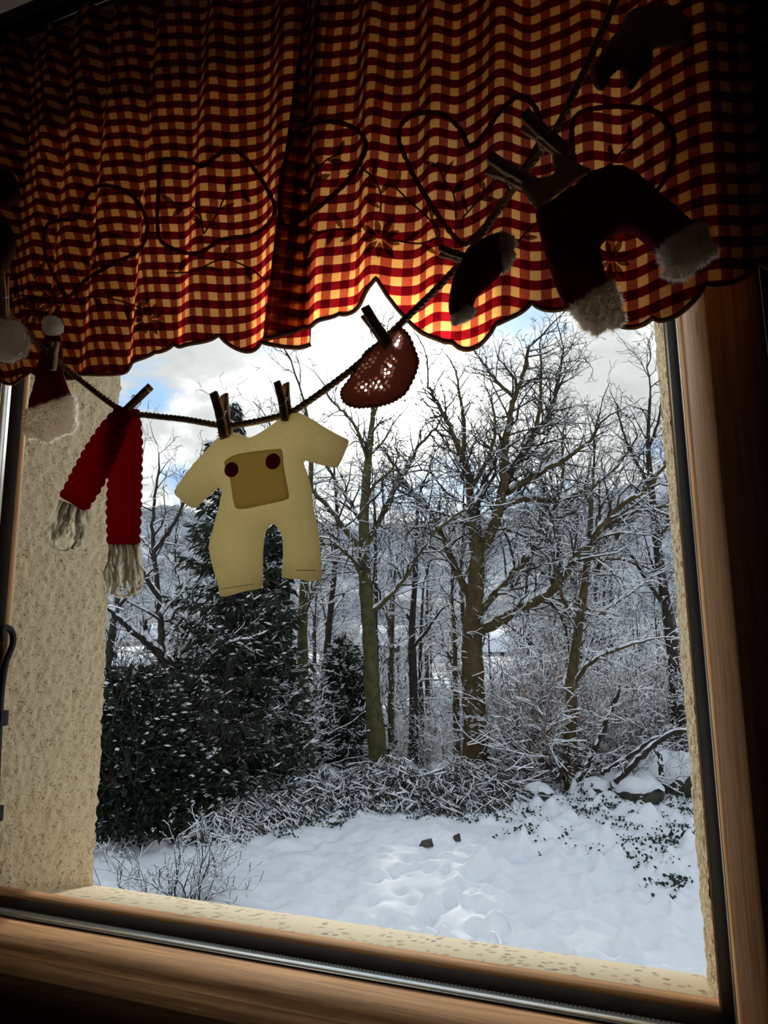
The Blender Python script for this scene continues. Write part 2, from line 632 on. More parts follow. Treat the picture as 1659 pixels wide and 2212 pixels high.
# outdoors
M['snow'] = plain('snow', (0.80, 0.83, 0.90), (0.86, 0.885, 0.94), 9.0, 0.75, 0.35, 0.02, 0.25, detail=8.0)
M['branch_snow'] = plain('snow_on_branches', (0.80, 0.82, 0.87), (0.88, 0.90, 0.94), 20.0, 0.8)
M['moss_bark'] = plain('mossy_bark', (0.050, 0.048, 0.018), (0.105, 0.092, 0.036), 7.0, 0.95, 0.8, 0.03)
M['oak_bark'] = plain('brown_mossy_bark', (0.050, 0.036, 0.016), (0.105, 0.074, 0.030), 6.0, 0.95, 0.8, 0.03)
M['dark_bark'] = plain('dark_backlit_bark', (0.022, 0.019, 0.015), (0.050, 0.042, 0.031), 9.0, 0.95, 0.6, 0.03)  # bark tones lowered here and above to stand in for backlighting
M['twig'] = plain('grey_brown_twigs', (0.026, 0.022, 0.018), (0.050, 0.042, 0.033), 3.0, 0.95)
M['red_twig'] = plain('russet_twigs', (0.090, 0.045, 0.025), (0.15, 0.07, 0.035), 3.0, 0.95)
M['needles'] = plain('dark_spruce_needles', (0.012, 0.018, 0.012), (0.030, 0.040, 0.024), 5.0, 0.9)
M['holly'] = plain('dark_glossy_leaves', (0.008, 0.014, 0.008), (0.022, 0.034, 0.018), 6.0, 0.55, spec=0.3)
M['rust_leaf'] = plain('rust_dead_leaves', (0.20, 0.075, 0.025), (0.30, 0.12, 0.05), 6.0, 0.9)
M['stone'] = plain('mossy_boulder_stone', (0.035, 0.034, 0.030), (0.085, 0.085, 0.060), 5.0, 0.95, 0.6, 0.03)
M['wall_white'] = plain('pale_house_render', (0.46, 0.45, 0.43), (0.54, 0.53, 0.50), 2.0, 0.9)
M['wall_ochre'] = plain('ochre_house_render', (0.50, 0.30, 0.12), (0.58, 0.36, 0.16), 2.0, 0.9)
M['wall_grey'] = plain('grey_house_render', (0.22, 0.22, 0.22), (0.30, 0.29, 0.28), 2.0, 0.9)
M['pane'] = plain('dark_house_window', (0.03, 0.035, 0.045), (0.05, 0.055, 0.065), 2.0, 0.3)
M['chimney'] = plain('brick_chimney', (0.16, 0.08, 0.06), (0.22, 0.11, 0.08), 4.0, 0.9)

m, t = new_mat('snowy_wooded_hillside')
co = t.node('ShaderNodeTexCoord').outputs['Object']
nf = t.noise(co, 0.016, 5.0, 0.6)
ns = t.noise(t.mapping(co, (1, 1, .35)), 0.30, 5.0, 0.75)
forest = t.mix(t.smooth(ns, 0.38, 0.62), (0.095, 0.10, 0.11), (0.44, 0.455, 0.48))  # mid-grey of snow-dusted forest, also standing in for distance haze
colr = t.mix(t.smooth(nf, 0.50, 0.62), forest, (0.55, 0.575, 0.62))
finish(t, principled(t, colr, 0.95, None, spec=0.1))
M['hill'] = m

# ------------------------------------------------------------------ the room and window opening
XL, XR = -0.968, 0.052           # opening, left and right
YF, YO = 0.850, 1.078            # outer face of the frame, outer face of the wall
ZB, ZT = -0.390, 0.900           # bottom of frame, lintel
YI = 0.742                       # inner face of the wall
ZFLOOR, ZCEIL = -1.45, 1.06
RX0, RX1, RY0 = -2.0, 1.7, -3.0
random.seed(3)


def struct(o):
    o['kind'] = 'structure'
    return o


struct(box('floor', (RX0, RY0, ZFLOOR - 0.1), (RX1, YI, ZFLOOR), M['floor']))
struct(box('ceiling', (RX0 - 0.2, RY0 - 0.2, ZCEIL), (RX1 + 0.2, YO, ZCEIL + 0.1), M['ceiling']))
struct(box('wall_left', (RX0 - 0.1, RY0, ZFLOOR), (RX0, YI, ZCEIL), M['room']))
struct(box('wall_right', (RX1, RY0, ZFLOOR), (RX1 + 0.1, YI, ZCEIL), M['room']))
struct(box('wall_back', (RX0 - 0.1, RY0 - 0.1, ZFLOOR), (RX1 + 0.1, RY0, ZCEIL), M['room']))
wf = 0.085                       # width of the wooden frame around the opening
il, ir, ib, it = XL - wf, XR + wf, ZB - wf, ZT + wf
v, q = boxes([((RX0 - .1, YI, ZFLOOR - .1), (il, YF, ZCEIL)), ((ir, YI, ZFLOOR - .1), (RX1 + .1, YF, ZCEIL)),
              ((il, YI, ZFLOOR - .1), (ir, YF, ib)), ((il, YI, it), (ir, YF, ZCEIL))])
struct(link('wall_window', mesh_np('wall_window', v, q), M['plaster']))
E_ = 0.012                        # stucco skin thickness
v, q = boxes([((-4.0, YF, -4.2), (XL - E_, YO - E_, 4.0)), ((XR + E_, YF, -4.2), (3.5, YO - E_, 4.0)),
              ((XL - E_, YF, -4.2), (XR + E_, YO - E_, ZB - .10)), ((XL - E_, YF, ZT + E_), (XR + E_, YO - E_, 4.0))])
struct(link('wall_outer', mesh_np('wall_outer', v, q), M['stucco']))


def rough_sheet(name, A, U, V, nu, nv, nrm, amp, mat, edge=0.004, seed=0):
    """a stucco face with real grain: grid A + u*U + v*V pushed along nrm"""
    A, U, V, nrm = [np.array(k, float) for k in (A, U, V, nrm)]
    u, w = np.meshgrid(np.linspace(0, 1, nu), np.linspace(0, 1, nv))
    lu, lv = np.linalg.norm(U), np.linalg.norm(V)
    x, y = u * lu + seed * 3.7, w * lv + seed * 1.9
    h = (fbm(x * 120, y * 120, 3) - 0.5) * 2.0 * amp + (fbm(x * 30 + 5, y * 30, 2) - 0.5) * amp * 0.9
    P = A + u[..., None] * U + w[..., None] * V + h[..., None] * nrm
    je = (fbm(y * 90 + 7, y * 13, 3) - 0.5) * edge * 2
    P = P + (je * (u > 0.97))[..., None] * (U / lu)
    i = np.arange(nu - 1)[None, :] + np.arange(nv - 1)[:, None] * nu
    Q = np.stack([i, i + 1, i + nu + 1, i + nu], -1).reshape(-1, 4)
    me = mesh_np(name, P.reshape(-1, 3), Q)
    return link(name, me, mat)


dp = YO - YF
hh = ZT - ZB + .12
rs_ = struct(rough_sheet('wall_reveal_left', (XL, YF, ZB - .10), (0, dp, 0), (0, 0, hh), 70, 380, (1, 0, 0), 0.0035, M['stucco'], 0.006, 1))
rs_ = struct(rough_sheet('wall_reveal_right', (XR, YF, ZB - .10), (0, dp, 0), (0, 0, hh), 70, 380, (-1, 0, 0), 0.0035, M['stucco'], 0.006, 2))
rs_ = struct(rough_sheet('wall_reveal_top', (XL, YF, ZT), (0, dp, 0), (XR - XL, 0, 0), 60, 260, (0, 0, -1), 0.0035, M['stucco'], 0.006, 3))
# terrazzo sill slab, falling to the outside
sy0, sz0, sy1, sz1 = YF + .001, ZB - 0.006, YO + 0.012, -0.461
sv_ = [(XL, sy0, sz0 - .04), (XR, sy0, sz0 - .04), (XR, sy1, sz1 - .05), (XL, sy1, sz1 - .05),
       (XL, sy0, sz0), (XR, sy0, sz0), (XR, sy1, sz1), (XL, sy1, sz1)]
sq_ = box_data((0, 0, 0), (1, 1, 1))[1]
struct(link('window_sill', mesh_np('window_sill', sv_, sq_), M['terrazzo'])).modifiers.new('b', 'BEVEL').width = 0.004

# ---- window: wooden casement with double glazing
win = bpy.data.objects.new('window_1', None)
COL.objects.link(win)
win.location = (0.5 * (XL + XR), YF, ZB)
struct(win)
L1, L2 = 0.010, 0.011


def rail(name, axis, prof, a, b, mat, at, sign):
    """extrude profile (t outward from the opening, y) along the given side; mitred ends"""
    V, n = [], len(prof)
    for e, end in ((0, a), (1, b)):
        for (tt, y) in prof:
            k = end - tt if e == 0 else end + tt      # mitre: grows by t at both ends
            V.append((k, y, at + sign * tt) if axis == 'x' else (at + sign * tt, y, k))
    Q = [(i, (i + 1) % n, n + (i + 1) % n, n + i) for i in range(n)]
    me = mesh_np(name, V, Q)
    import bmesh
    bm = bmesh.new()
    bm.from_mesh(me)
    bm.verts.ensure_lookup_table()
    bm.faces.new([bm.verts[i] for i in range(n)])
    bm.faces.new([bm.verts[n + i] for i in range(n)])
    bmesh.ops.recalc_face_normals(bm, faces=bm.faces)
    bm.to_mesh(me)
    bm.free()
    return link(name, me, mat, win)


lip = [(0.0, 0.8500), (0.0, 0.8460), (L1, 0.8320), (L1 + .06, 0.8320), (L1 + .06, 0.8500)]
lip_wood = [(-0.0015, 0.8560), (-0.0020, 0.8475), (0.0015, 0.8450), (0.004, 0.8455), (0.004, 0.8560)]
lip_wood_b = [(-0.0010, 0.8690), (-0.0020, 0.8475), (0.0015, 0.8440), (0.004, 0.8440), (0.010, 0.8690)]
seal = [(L1 + .0005, 0.8118), (L1 + .0005, 0.8080), (L1 + .05, 0.8080), (L1 + .05, 0.8118)]
spacer = [(L1 + .0005, 0.8305), (L1 + .0005, 0.8130), (L1 + .010, 0.8130), (L1 + .010, 0.8305)]
bead = [(L1 + .001, 0.8075), (L1 + .004, 0.8040), (L1 + L2, 0.7560), (L1 + L2 + .006, 0.7480), (L1 + L2 + .012, YI - .004),
        (wf - .002, YI - .004), (wf - .002, 0.8075)]
bead_b = [(L1 + .002, 0.8075), (L1 + .003, 0.7620), (L1 + .008, 0.7530), (L1 + .016, 0.7480), (L1 + .018, YI - .030),
          (wf - .002, YI - .030), (wf - .002, 0.8075)]
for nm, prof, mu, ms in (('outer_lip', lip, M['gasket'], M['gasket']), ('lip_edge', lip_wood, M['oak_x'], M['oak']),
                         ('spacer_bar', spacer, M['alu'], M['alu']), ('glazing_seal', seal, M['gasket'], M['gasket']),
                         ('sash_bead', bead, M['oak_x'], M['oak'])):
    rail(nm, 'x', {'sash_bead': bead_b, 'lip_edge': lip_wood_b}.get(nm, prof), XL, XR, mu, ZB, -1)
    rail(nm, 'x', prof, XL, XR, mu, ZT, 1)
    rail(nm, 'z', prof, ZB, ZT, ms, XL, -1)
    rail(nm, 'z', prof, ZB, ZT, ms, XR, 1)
for yy in (0.8318, 0.8124):
    g = 0.0006
    o = box('glass_pane', (XL - L1 - .006, yy - g, ZB - L1 - .006), (XR + L1 + .006, yy + g, ZT + L1 + .006), M['glass'], win)
# two rows of tiny vent holes stamped in the bottom spacer
hv = []
for k in range(210):
    x = XL + 0.004 + k * 0.00485
    for yy in (0.8285,):
        hv.append(((x, yy - .0009, ZB - L1 - .0012), (x + .0022, yy + .0009, ZB - L1 - .0002)))
v, q = boxes(hv)
tag(link('spacer_vent_holes', mesh_np('spacer_vent_holes', v, q), M['hole'], win), kind='stuff')
# plain dark casing boards on the inner wall around the window
for nm, lo, hi in (('trim_1', (ir, YI - .005, ib - .10), (ir + .075, YI - .0005, it + .02)),
                   ('trim_2', (il - .075, YI - .005, ib - .10), (il, YI - .0005, it + .02))):
    struct(box(nm, lo, hi, M['dark_wood'], bevel=.001))
struct(box('trim_3', (il - .10, YI - .14, ib - .085), (ir + .10, YI - .0005, ib - .045), M['dark_wood'], bevel=.004))

# shutter stay on the left reveal
st = thing('shutter_stay', 'dark iron shutter stay with a rounded eye on the tan stucco reveal', 'stay', (XL + .01, .89, -0.35))
pp = [on_x(a, b, XL + .010) for a, b in ((4, 1420), (14, 1400), (21, 1385), (20, 1366), (12, 1357), (2, 1362))]
pp = [on_x(a, b, XL + .010) for a, b in ((-14, 1900), (-10, 1750), (-4, 1600), (2, 1500), (10, 1440))] + \
     [on_x(a, b, XL + .010) for a, b in ((20, 1412), (28, 1388), (26, 1366), (14, 1355), (4, 1362), (6, 1384))]
tube('rod', catmull(pp, 6), np.concatenate([np.full(25, .0055), np.full(36, .0050)])[:len(catmull(pp, 6))], M['iron'], st, 10)
for zz in (0.3, 0.75):
    c = pp[0] * (1 - zz) + pp[4] * zz
    box('bracket', (XL + .0005, c[1] - .008, c[2] - .012), (XL + .016, c[1] + .008, c[2] + .012), M['iron'], st, .002)

# ------------------------------------------------------------------ gingham valance, two panels
YC = 0.712
ZTOP = 0.95


def scallops(first, arcs, n=9):
    """hem outline: cusp points joined by hanging arcs (end x, end y, sag)"""
    out = [first]
    for (x, y, sag) in arcs:
        x0, y0 = out[-1]
        for k in range(1, n + 1):
            f_ = k / n
            out.append((x0 + (x - x0) * f_, y0 + (y - y0) * f_ + sag * (4 * f_ * (1 - f_)) ** 0.8))
    return out


bot_left = scallops((-330, 830), [(-200, 835, 20), (-90, 822, 20), (-15, 812, 16), (62, 800, 20), (172, 806, 21), (266, 786, 12), (340, 764, 8), (374, 743, 4), (469, 721, 19), (560, 735, 22), (668, 742, 12)])
bot_right = scallops((576, 738), [(642, 694, 5), (732, 678, 9), (822, 613, 17), (974, 735, 32), (1076, 712, 24), (1148, 652, 13), (1250, 650, 18), (1410, 680, 26), (1522, 623, 30), (1640, 565, 22), (1800, 585, 20)])


class Panel:
    def __init__(self, bot, edge_l, edge_r, yc, seed):
        self.yc = yc
        P = np.array([on_y(a, b, yc) for a, b in bot])
        self.bx, self.bz = P[:, 0], P[:, 2]
        self.el = [on_y(a, b, yc)[[0, 2]] for a, b in edge_l]      # (top, bottom)
        self.er = [on_y(a, b, yc)[[0, 2]] for a, b in edge_r]
        self.seed = seed

    def zbot(self, x):
        return np.interp(x, self.bx, self.bz)

    def ex(self, e, z):
        (x0, z0), (x1, z1) = e
        return x0 + (x1 - x0) * (z - z0) / (z1 - z0)

    def y(self, x, z):
        s = self.seed
        d = np.clip((ZTOP - z) / 0.75, 0, 1)
        ph = x + 0.02 * np.sin(x * 9 + s) - 0.03 * d * np.sin(x * 5 + 2 * s)
        a = 0.0100 * np.sin(2 * math.pi * ph / 0.088 + s * 1.7) * (1.05 - 0.35 * d)
        b = 0.0075 * np.sin(2 * math.pi * ph / 0.205 + s * 2.9) * (0.5 + 0.7 * d)
        c = 0.004 * np.sin(2 * math.pi * ph / 0.047 + s * 0.7) * (1.0 - 0.8 * d)
        return self.yc + a + b + c

    def hit(self, px, py, lift=0.0):
        Y = self.yc
        for _ in range(8):
            p = on_y(px, py, Y)
            Y = float(self.y(p[0], p[2]))
        p = on_y(px, py, Y - lift)
        return p

    def build(self, name, parent, nu, nv):
        u, w = np.meshgrid(np.linspace(0, 1, nu), np.linspace(0, 1, nv))
        x = self.el[1][0] + (self.er[1][0] - self.el[1][0]) * u
        for _ in range(3):
            z = ZTOP + (self.zbot(x) - ZTOP) * w
            x = self.ex(self.el, z) * (1 - u) + self.ex(self.er, z) * u
        z = ZTOP + (self.zbot(x) - ZTOP) * w
        y = self.y(x, z)
        i = np.arange(nu - 1)[None, :] + np.arange(nv - 1)[:, None] * nu
        Q = np.stack([i, i + 1, i + nu + 1, i + nu], -1).reshape(-1, 4)
        me = mesh_np(name, np.stack([x, y, z], -1).reshape(-1, 3), Q, smooth=True)
        du = np.sqrt(np.diff(x, axis=1) ** 2 + np.diff(y, axis=1) ** 2)
        row = int(nv * 0.6)
        arc = np.concatenate([[0], np.cumsum(du[row])])
        uu = np.broadcast_to(arc, x.shape)
        vv = z + 0.0035 * np.sin(x * 23 + self.seed) + 0.002 * (fbm(x * 14, z * 14, 2) - .5) * 2
        uvs = np.stack([uu.ravel(), vv.ravel()], -1)
        lay = me.uv_layers.new(name='UVMap')
        idx = np.empty(len(me.loops), np.int32)
        me.loops.foreach_get('vertex_index', idx)
        lay.data.foreach_set('uv', uvs[idx].astype(np.float32).ravel())
        o = link(name, me, M['gingham'], parent)
        sm = o.modifiers.new('cloth_thickness', 'SOLIDIFY')
        sm.thickness = 0.0006
        edge = np.stack([x[-1], y[-1], z[-1]], -1)
        tube('scallop_trim', edge, 0.0026, M['trim'], o, 6)
        # a second, thinner row of stitching just above the hem
        return o


PL = Panel(bot_left, ((-560, 250), (-330, 800)), ((700, 100), (668, 744)), YC, 0.6)
PR = Panel(bot_right, ((634, 100), (576, 738)), ((1700, -300), (1790, 590)), YC - 0.026, 2.3)
val_l = thing('gingham_valance', 'red and cream gingham valance panel behind the hanging santa hat', 'curtain', (-0.75, YC, ZTOP))
cloth_l = PL.build('cloth', val_l, 520, 150)
val_r = thing('gingham_valance', 'red and cream gingham valance panel behind the dark red felt pants', 'curtain', (0.0, YC - .026, ZTOP))
cloth_r = PR.build('cloth', val_r, 520, 150)
# small turned-back corner of the left panel peeping out below the front panel is part of its outline

rod = thing('curtain_rod', 'dark wooden curtain rod carrying the gingham valance', 'rod', (-0.4, YC, ZTOP + .012))
tube('pole', [(-1.72, YC - .01, ZTOP + .012), (0.80, YC - .01, ZTOP + .012)], 0.011, M['dark_wood'], rod, 12)
for x in (-1.40, 0.62):
    box('bracket', (x - .01, YC - .01, ZTOP + .004), (x + .01, YI - .0005, ZTOP + .02), M['dark_wood'], rod, .003)


def heart(panel, parent, pts, r=0.0029, n=10):
    c = catmull(np.array(pts, float), n, closed=True)
    P = np.array([panel.hit(a, b, 0.0042) for a, b in c])
    P = np.vstack([P, P[:1]])
    k = np.arange(len(P))
    rad = r * (0.75 + 0.35 * np.abs(np.sin(k * 0.9)))
    tube('embroidered_heart', P, rad, M['trim'], parent, 6)


heart(PL, cloth_l, [(100, 490), (97, 545), (120, 600), (148, 640), (185, 605), (240, 572), (300, 540), (318, 490), (300, 440), (262, 408),
                  (212, 402), (182, 430), (170, 470), (130, 476)])
heart(PL, cloth_l, [(345, 360), (352, 345), (400, 345), (438, 358), (470, 335), (505, 322), (545, 360), (588, 430), (590, 468), (550, 505),
                  (480, 518), (420, 548), (352, 525), (340, 480), (342, 420)])
heart(PR, cloth_r, [(640, 285), (690, 264), (745, 268), (785, 295), (786, 335), (755, 385), (715, 425), (660, 468), (618, 490), (604, 440),
                  (612, 360)])
heart(PR, cloth_r, [(862, 300), (872, 262), (915, 243), (960, 250), (995, 280), (1015, 316), (1045, 290), (1085, 235), (1125, 208), (1160, 240),
                  (1165, 300), (1120, 380), (1060, 470), (1010, 525), (985, 515), (950, 470), (905, 400), (880, 350)])
heart(PR, cloth_r, [(1235, 300), (1245, 250), (1300, 232), (1370, 232), (1420, 245), (1455, 300), (1440, 380), (1380, 455), (1330, 500), (1280, 430), (1245, 360)])


def leaf_on(panel, px, py, ang, ln, wd, parts):
    ca, sa = math.cos(ang), math.sin(ang)
    ring = []
    for s in np.linspace(0, 1, 7):
        ring.append((s, math.sin(s * math.pi) ** 0.8))
    top = [(s * ln, h * wd) for s, h in ring]
    botm = [(s * ln, -h * wd) for s, h in ring[::-1][1:-1]]
    P = []
    for (a, b) in top + botm:
        x, y = px + a * ca - b * sa, py + a * sa + b * ca
        P.append(panel.hit(x, y, 0.0022))
    c = np.mean(P, 0) - np.array([0, 0.0012, 0])
    n = len(P)
    parts.append((np.vstack([P, c]), None, np.array([(i, (i + 1) % n, n) for i in range(n)])))


def sprig(panel, parent, base, ctrl, leaves, name='embroidered_sprig'):
    c = catmull(np.array([base] + ctrl, float), 6)
    P = np.array([panel.hit(a, b, 0.0016) for a, b in c])
    parts = [tube_data(P, 0.0011, 5)]
    n = len(c)
    rs = random.Random(int(base[0]))
    for k in range(leaves):
        i = min(n - 2, int((k + 0.7) / leaves * (n - 1)))
        d = c[i + 1] - c[i]
        a = math.atan2(d[1], d[0]) + (1 if k % 2 else -1) * rs.uniform(0.7, 1.1)
        leaf_on(panel, c[i][0], c[i][1], a, rs.uniform(34, 46), rs.uniform(5, 7), parts)
    v, q, t_ = join(parts)
    link(name, mesh_np(name, v, q, t_), M['trim'], parent)


def flower(panel, parent, px, py, rad, n=9):
    parts = []
    for k in range(n):
        a = k / n * 2 * math.pi + 0.3
        leaf_on(panel, px + 9 * math.cos(a), py + 7 * math.sin(a), a, rad * (0.85 + .25 * (k % 2)), rad * .17, parts)
    v, q, t_ = join(parts)
    link('embroidered_flower', mesh_np('embroidered_flower', v, q, t_), M['trim'], parent)


flower(PR, cloth_r, 822, 515, 42)
flower(PL, cloth_l, 76, 672, 34)
flower(PL, cloth_l, 318, 690, 30)
flower(PR, cloth_r, 1320, 560, 40)
sprig(PL, cloth_l, (150, 655), [(120, 650), (90, 628), (70, 590)], 4)
sprig(PL, cloth_l, (150, 655), [(200, 640), (260, 650), (310, 668)], 5)
sprig(PL, cloth_l, (20, 650), [(40, 640), (70, 640), (120, 655)], 3)
sprig(PL, cloth_l, (360, 590), [(420, 585), (480, 560), (540, 580), (575, 610)], 5)
sprig(PL, cloth_l, (215, 600), [(205, 560), (215, 520), (235, 500)], 4)
sprig(PL, cloth_l, (440, 505), [(430, 460), (400, 440), (372, 445)], 4)
sprig(PL, cloth_l, (440, 505), [(470, 460), (490, 420), (530, 410)], 4)
sprig(PR, cloth_r, (780, 500), [(740, 495), (700, 500), (655, 530)], 5)
sprig(PR, cloth_r, (822, 460), [(822, 420), (810, 390), (780, 360)], 5)
sprig(PR, cloth_r, (860, 520), [(910, 525), (950, 500), (880, 430), (850, 400)], 6)
sprig(PR, cloth_r, (985, 470), [(980, 420), (960, 390), (945, 350)], 5)
sprig(PR, cloth_r, (1000, 470), [(1035, 430), (1060, 400), (1085, 350)], 5)
sprig(PR, cloth_r, (670, 430), [(680, 390), (700, 350), (740, 330)], 5)
sprig(PR, cloth_r, (1080, 560), [(1120, 520), (1160, 480), (1190, 470)], 4)
sprig(PR, cloth_r, (1290, 420), [(1310, 370), (1340, 330), (1370, 300)], 5)

# ------------------------------------------------------------------ rope
line_px = [(-260, 440, .56), (-110, 580, .575), (0, 663, .585), (100, 758, .59), (150, 802, .60), (262, 886, .60), (320, 897, .60), (400, 906, .60),
           (482, 919, .60), (540, 913, .60), (610, 897, .60), (650, 878, .60), (760, 798, .60), (852, 712, .60), (985, 580, .595), (1060, 478, .59),
           (1125, 385, .585), (1195, 290, .58), (1250, 180, .57), (1330, 0, .555), (1400, -160, .54)]
rope_path = catmull([on_y(a, b, Y) for a, b, Y in line_px], 14)
clr = thing('washing_line', 'twisted jute rope strung across the window holding doll clothes', 'rope', rope_path[len(rope_path) // 2])
T_ = np.gradient(rope_path, axis=0)
seg = np.linalg.norm(np.diff(rope_path, axis=0), axis=1)
arc = np.concatenate([[0], np.cumsum(seg)])
fine = np.linspace(0, arc[-1], 900)
RP = np.stack([np.interp(fine, arc, rope_path[:, k]) for k in range(3)], -1)
T_ = np.gradient(RP, axis=0)
T_ /= np.linalg.norm(T_, axis=1)[:, None]
A_ = np.cross(T_, np.array([0, 1.0, 0]))
A_ /= np.linalg.norm(A_, axis=1)[:, None]
B_ = np.cross(T_, A_)
for s in range(3):
    th = fine / 0.017 * 2 * math.pi + s * 2 * math.pi / 3
    P = RP + 0.00165 * (np.cos(th)[:, None] * A_ + np.sin(th)[:, None] * B_)
    tube('strand', P, 0.0021, M['rope'], clr, 6)


def rope_near(px, py):
    P = RP
    z = P @ fwd
    d = (CX + F_PX * (P @ right) / z - px) ** 2 + (CY - F_PX * (P @ up) / z - py) ** 2
    return P[int(np.argmin(d))]


# hooks that carry the rope ends
for nm, end, lab in (('left', RP[0], 'small iron hook holding the rope end beside the window'), ('right', RP[-1], 'small iron hook holding the rope end near the ceiling')):
    h = thing('wall_hook', lab, 'hook', end)
    if nm == 'left':
        tube('shank', [end, (end[0] - .05, end[1] + .05, end[2] + .01), (end[0] - .06, YI, end[2] + .02)], .003, M['iron'], h)
    else:
        tube('shank', [end, (end[0], end[1], end[2] + .03), (end[0], end[1], ZCEIL)], .003, M['iron'], h)


# ------------------------------------------------------------------ pegs
def peg_mesh():
    """one jaw, 46 mm long, tail up (+z); lies on +y side"""
    prof = [(-.023, .0008, .0040), (-.019, .0006, .0052), (-.006, .0009, .0056), (-.004, .0022, .0050), (-.002, .0022, .0050), (0.0, .0007, .0056),
            (.006, .0008, .0056), (.023, .0052, .0082)]
    V = []
    for z, y0, y1 in prof:
        for x in (-.0045, .0045):
            V += [(x, y0, z), (x, y1, z)]
    Q = []
    n = len(prof)
    for i in range(n - 1):
        a, b = i * 4, i * 4 + 4
        Q += [(a, a + 1, b + 1, b), (a + 2, b + 2, b + 3, a + 3), (a, b, b + 2, a + 2), (a + 1, a + 3, b + 3, b + 1)]
    Q += [(0, 2, 3, 1), ((n - 1) * 4, (n - 1) * 4 + 1, (n - 1) * 4 + 3, (n - 1) * 4 + 2)]
    return np.array(V), np.array(Q)


PEGV, PEGQ = peg_mesh()
_me1 = mesh_np('peg_jaw', PEGV, PEGQ)
_me1.materials.append(M['peg'])
_me2 = mesh_np('peg_jaw', PEGV * np.array([1, -1, 1]), PEGQ[:, ::-1])
_me2.materials.append(M['peg'])
ang = np.linspace(0, 2 * math.pi * 2.5, 44)
coil = np.stack([np.linspace(-.0062, .0062, 44), 0.0024 * np.cos(ang), .001 + 0.0024 * np.sin(ang)], -1)
arm1 = np.array([(-.0062, .0024, .001), (-.0062, .0058, -.004), (-.003, .0066, -.0045), (.003, .0066, -.0045)])
arm2 = np.array([(.0062, -.0024, .001), (.0062, -.0058, -.004), (.003, -.0066, -.0045), (-.003, -.0066, -.0045)])
_sv, _sq, _st = join([tube_data(coil, .0006, 5), tube_data(arm1, .0006, 5), tube_data(arm2, .0006, 5)])
_me3 = mesh_np('peg_spring', _sv, _sq, _st, True)
_me3.materials.append(M['wire'])


def peg(head, tail, Y, roll, label, scale=1.0):
    """head/tail pixel positions on the plane at Y; roll turns the peg about its own length"""
    a, b = on_y(head[0], head[1], Y), on_y(tail[0], tail[1], Y - 0.004)
    mid = (a + b) / 2
    z = Vector(b - a)
    L = z.length
    z.normalize()
    y = Vector((0, 1, 0))
    y = (y - z * y.dot(z)).normalized()
    x = y.cross(z)
    rot = Matrix((x, y, z)).transposed()
    rot = rot @ Matrix.Rotation(roll, 3, 'Z')
    o = thing('clothes_peg', label, 'peg', (0, 0, 0), 'wooden pegs on the rope')
    for nm, me in (('jaw', _me1), ('jaw', _me2), ('spring', _me3)):
        c = bpy.data.objects.new(nm, me)
        COL.objects.link(c)
        c.parent = o
    s = L / .046 * scale
    o.matrix_world = Matrix.Translation(Vector(mid)) @ rot.to_4x4() @ Matrix.Diagonal((s, s, s, 1))
    return o


R = math.radians
peg((112, 800), (117, 738), .583, R(92), 'wooden clothes peg spread in a V at the tip of the santa hat')
peg((266, 892), (322, 838), .595, R(40), 'tilted wooden clothes peg with silver spring above the red scarf')
peg((490, 948), (473, 850), .598, R(-18), 'wooden clothes peg on the collar of the cream romper below grey cloud')
peg((621, 912), (608, 826), .598, R(-22), 'wooden clothes peg on the cream romper shoulder next to the crocheted bonnet')
peg((840, 748), (788, 672), .595, R(25), 'wooden clothes peg gripping the crocheted bonnet')
peg((1018, 562), (950, 541), .585, R(15), 'wooden clothes peg gripping the dark red mitten')
peg((1158, 404), (1056, 352), .566, R(20), 'wooden clothes peg on the lower strap of the dark red pants')
peg((1222, 332), (1132, 258), .560, R(10), 'wooden clothes peg on the upper strap of the dark red pants')
peg((6, 690), (2, 590), .572, R(30), 'wooden clothes peg above the fleece-cuffed sleeve beside the window frame')


# ------------------------------------------------------------------ soft felt shapes
def seg_dist(P, O):
    """distance of points P (n,2) to closed outline O (m,2)"""
    A, B = O, np.roll(O, -1, 0)
    d = np.full(len(P), 1e9)
    for a, b in zip(A, B):
        ab = b - a
        t_ = np.clip(((P - a) @ ab) / (ab @ ab + 1e-15), 0, 1)
        d = np.minimum(d, np.linalg.norm(P - a - t_[:, None] * ab, axis=1))
    return d


def inside(P, O):
    x, y = P[:, 0], P[:, 1]
    c = np.zeros(len(P), bool)
    A, B = O, np.roll(O, -1, 0)
    for a, b in zip(A, B):
        cond = ((a[1] > y) != (b[1] > y)) & (x < (b[0] - a[0]) * (y - a[1]) / (b[1] - a[1] + 1e-15) + a[0])
        c ^= cond
    return c


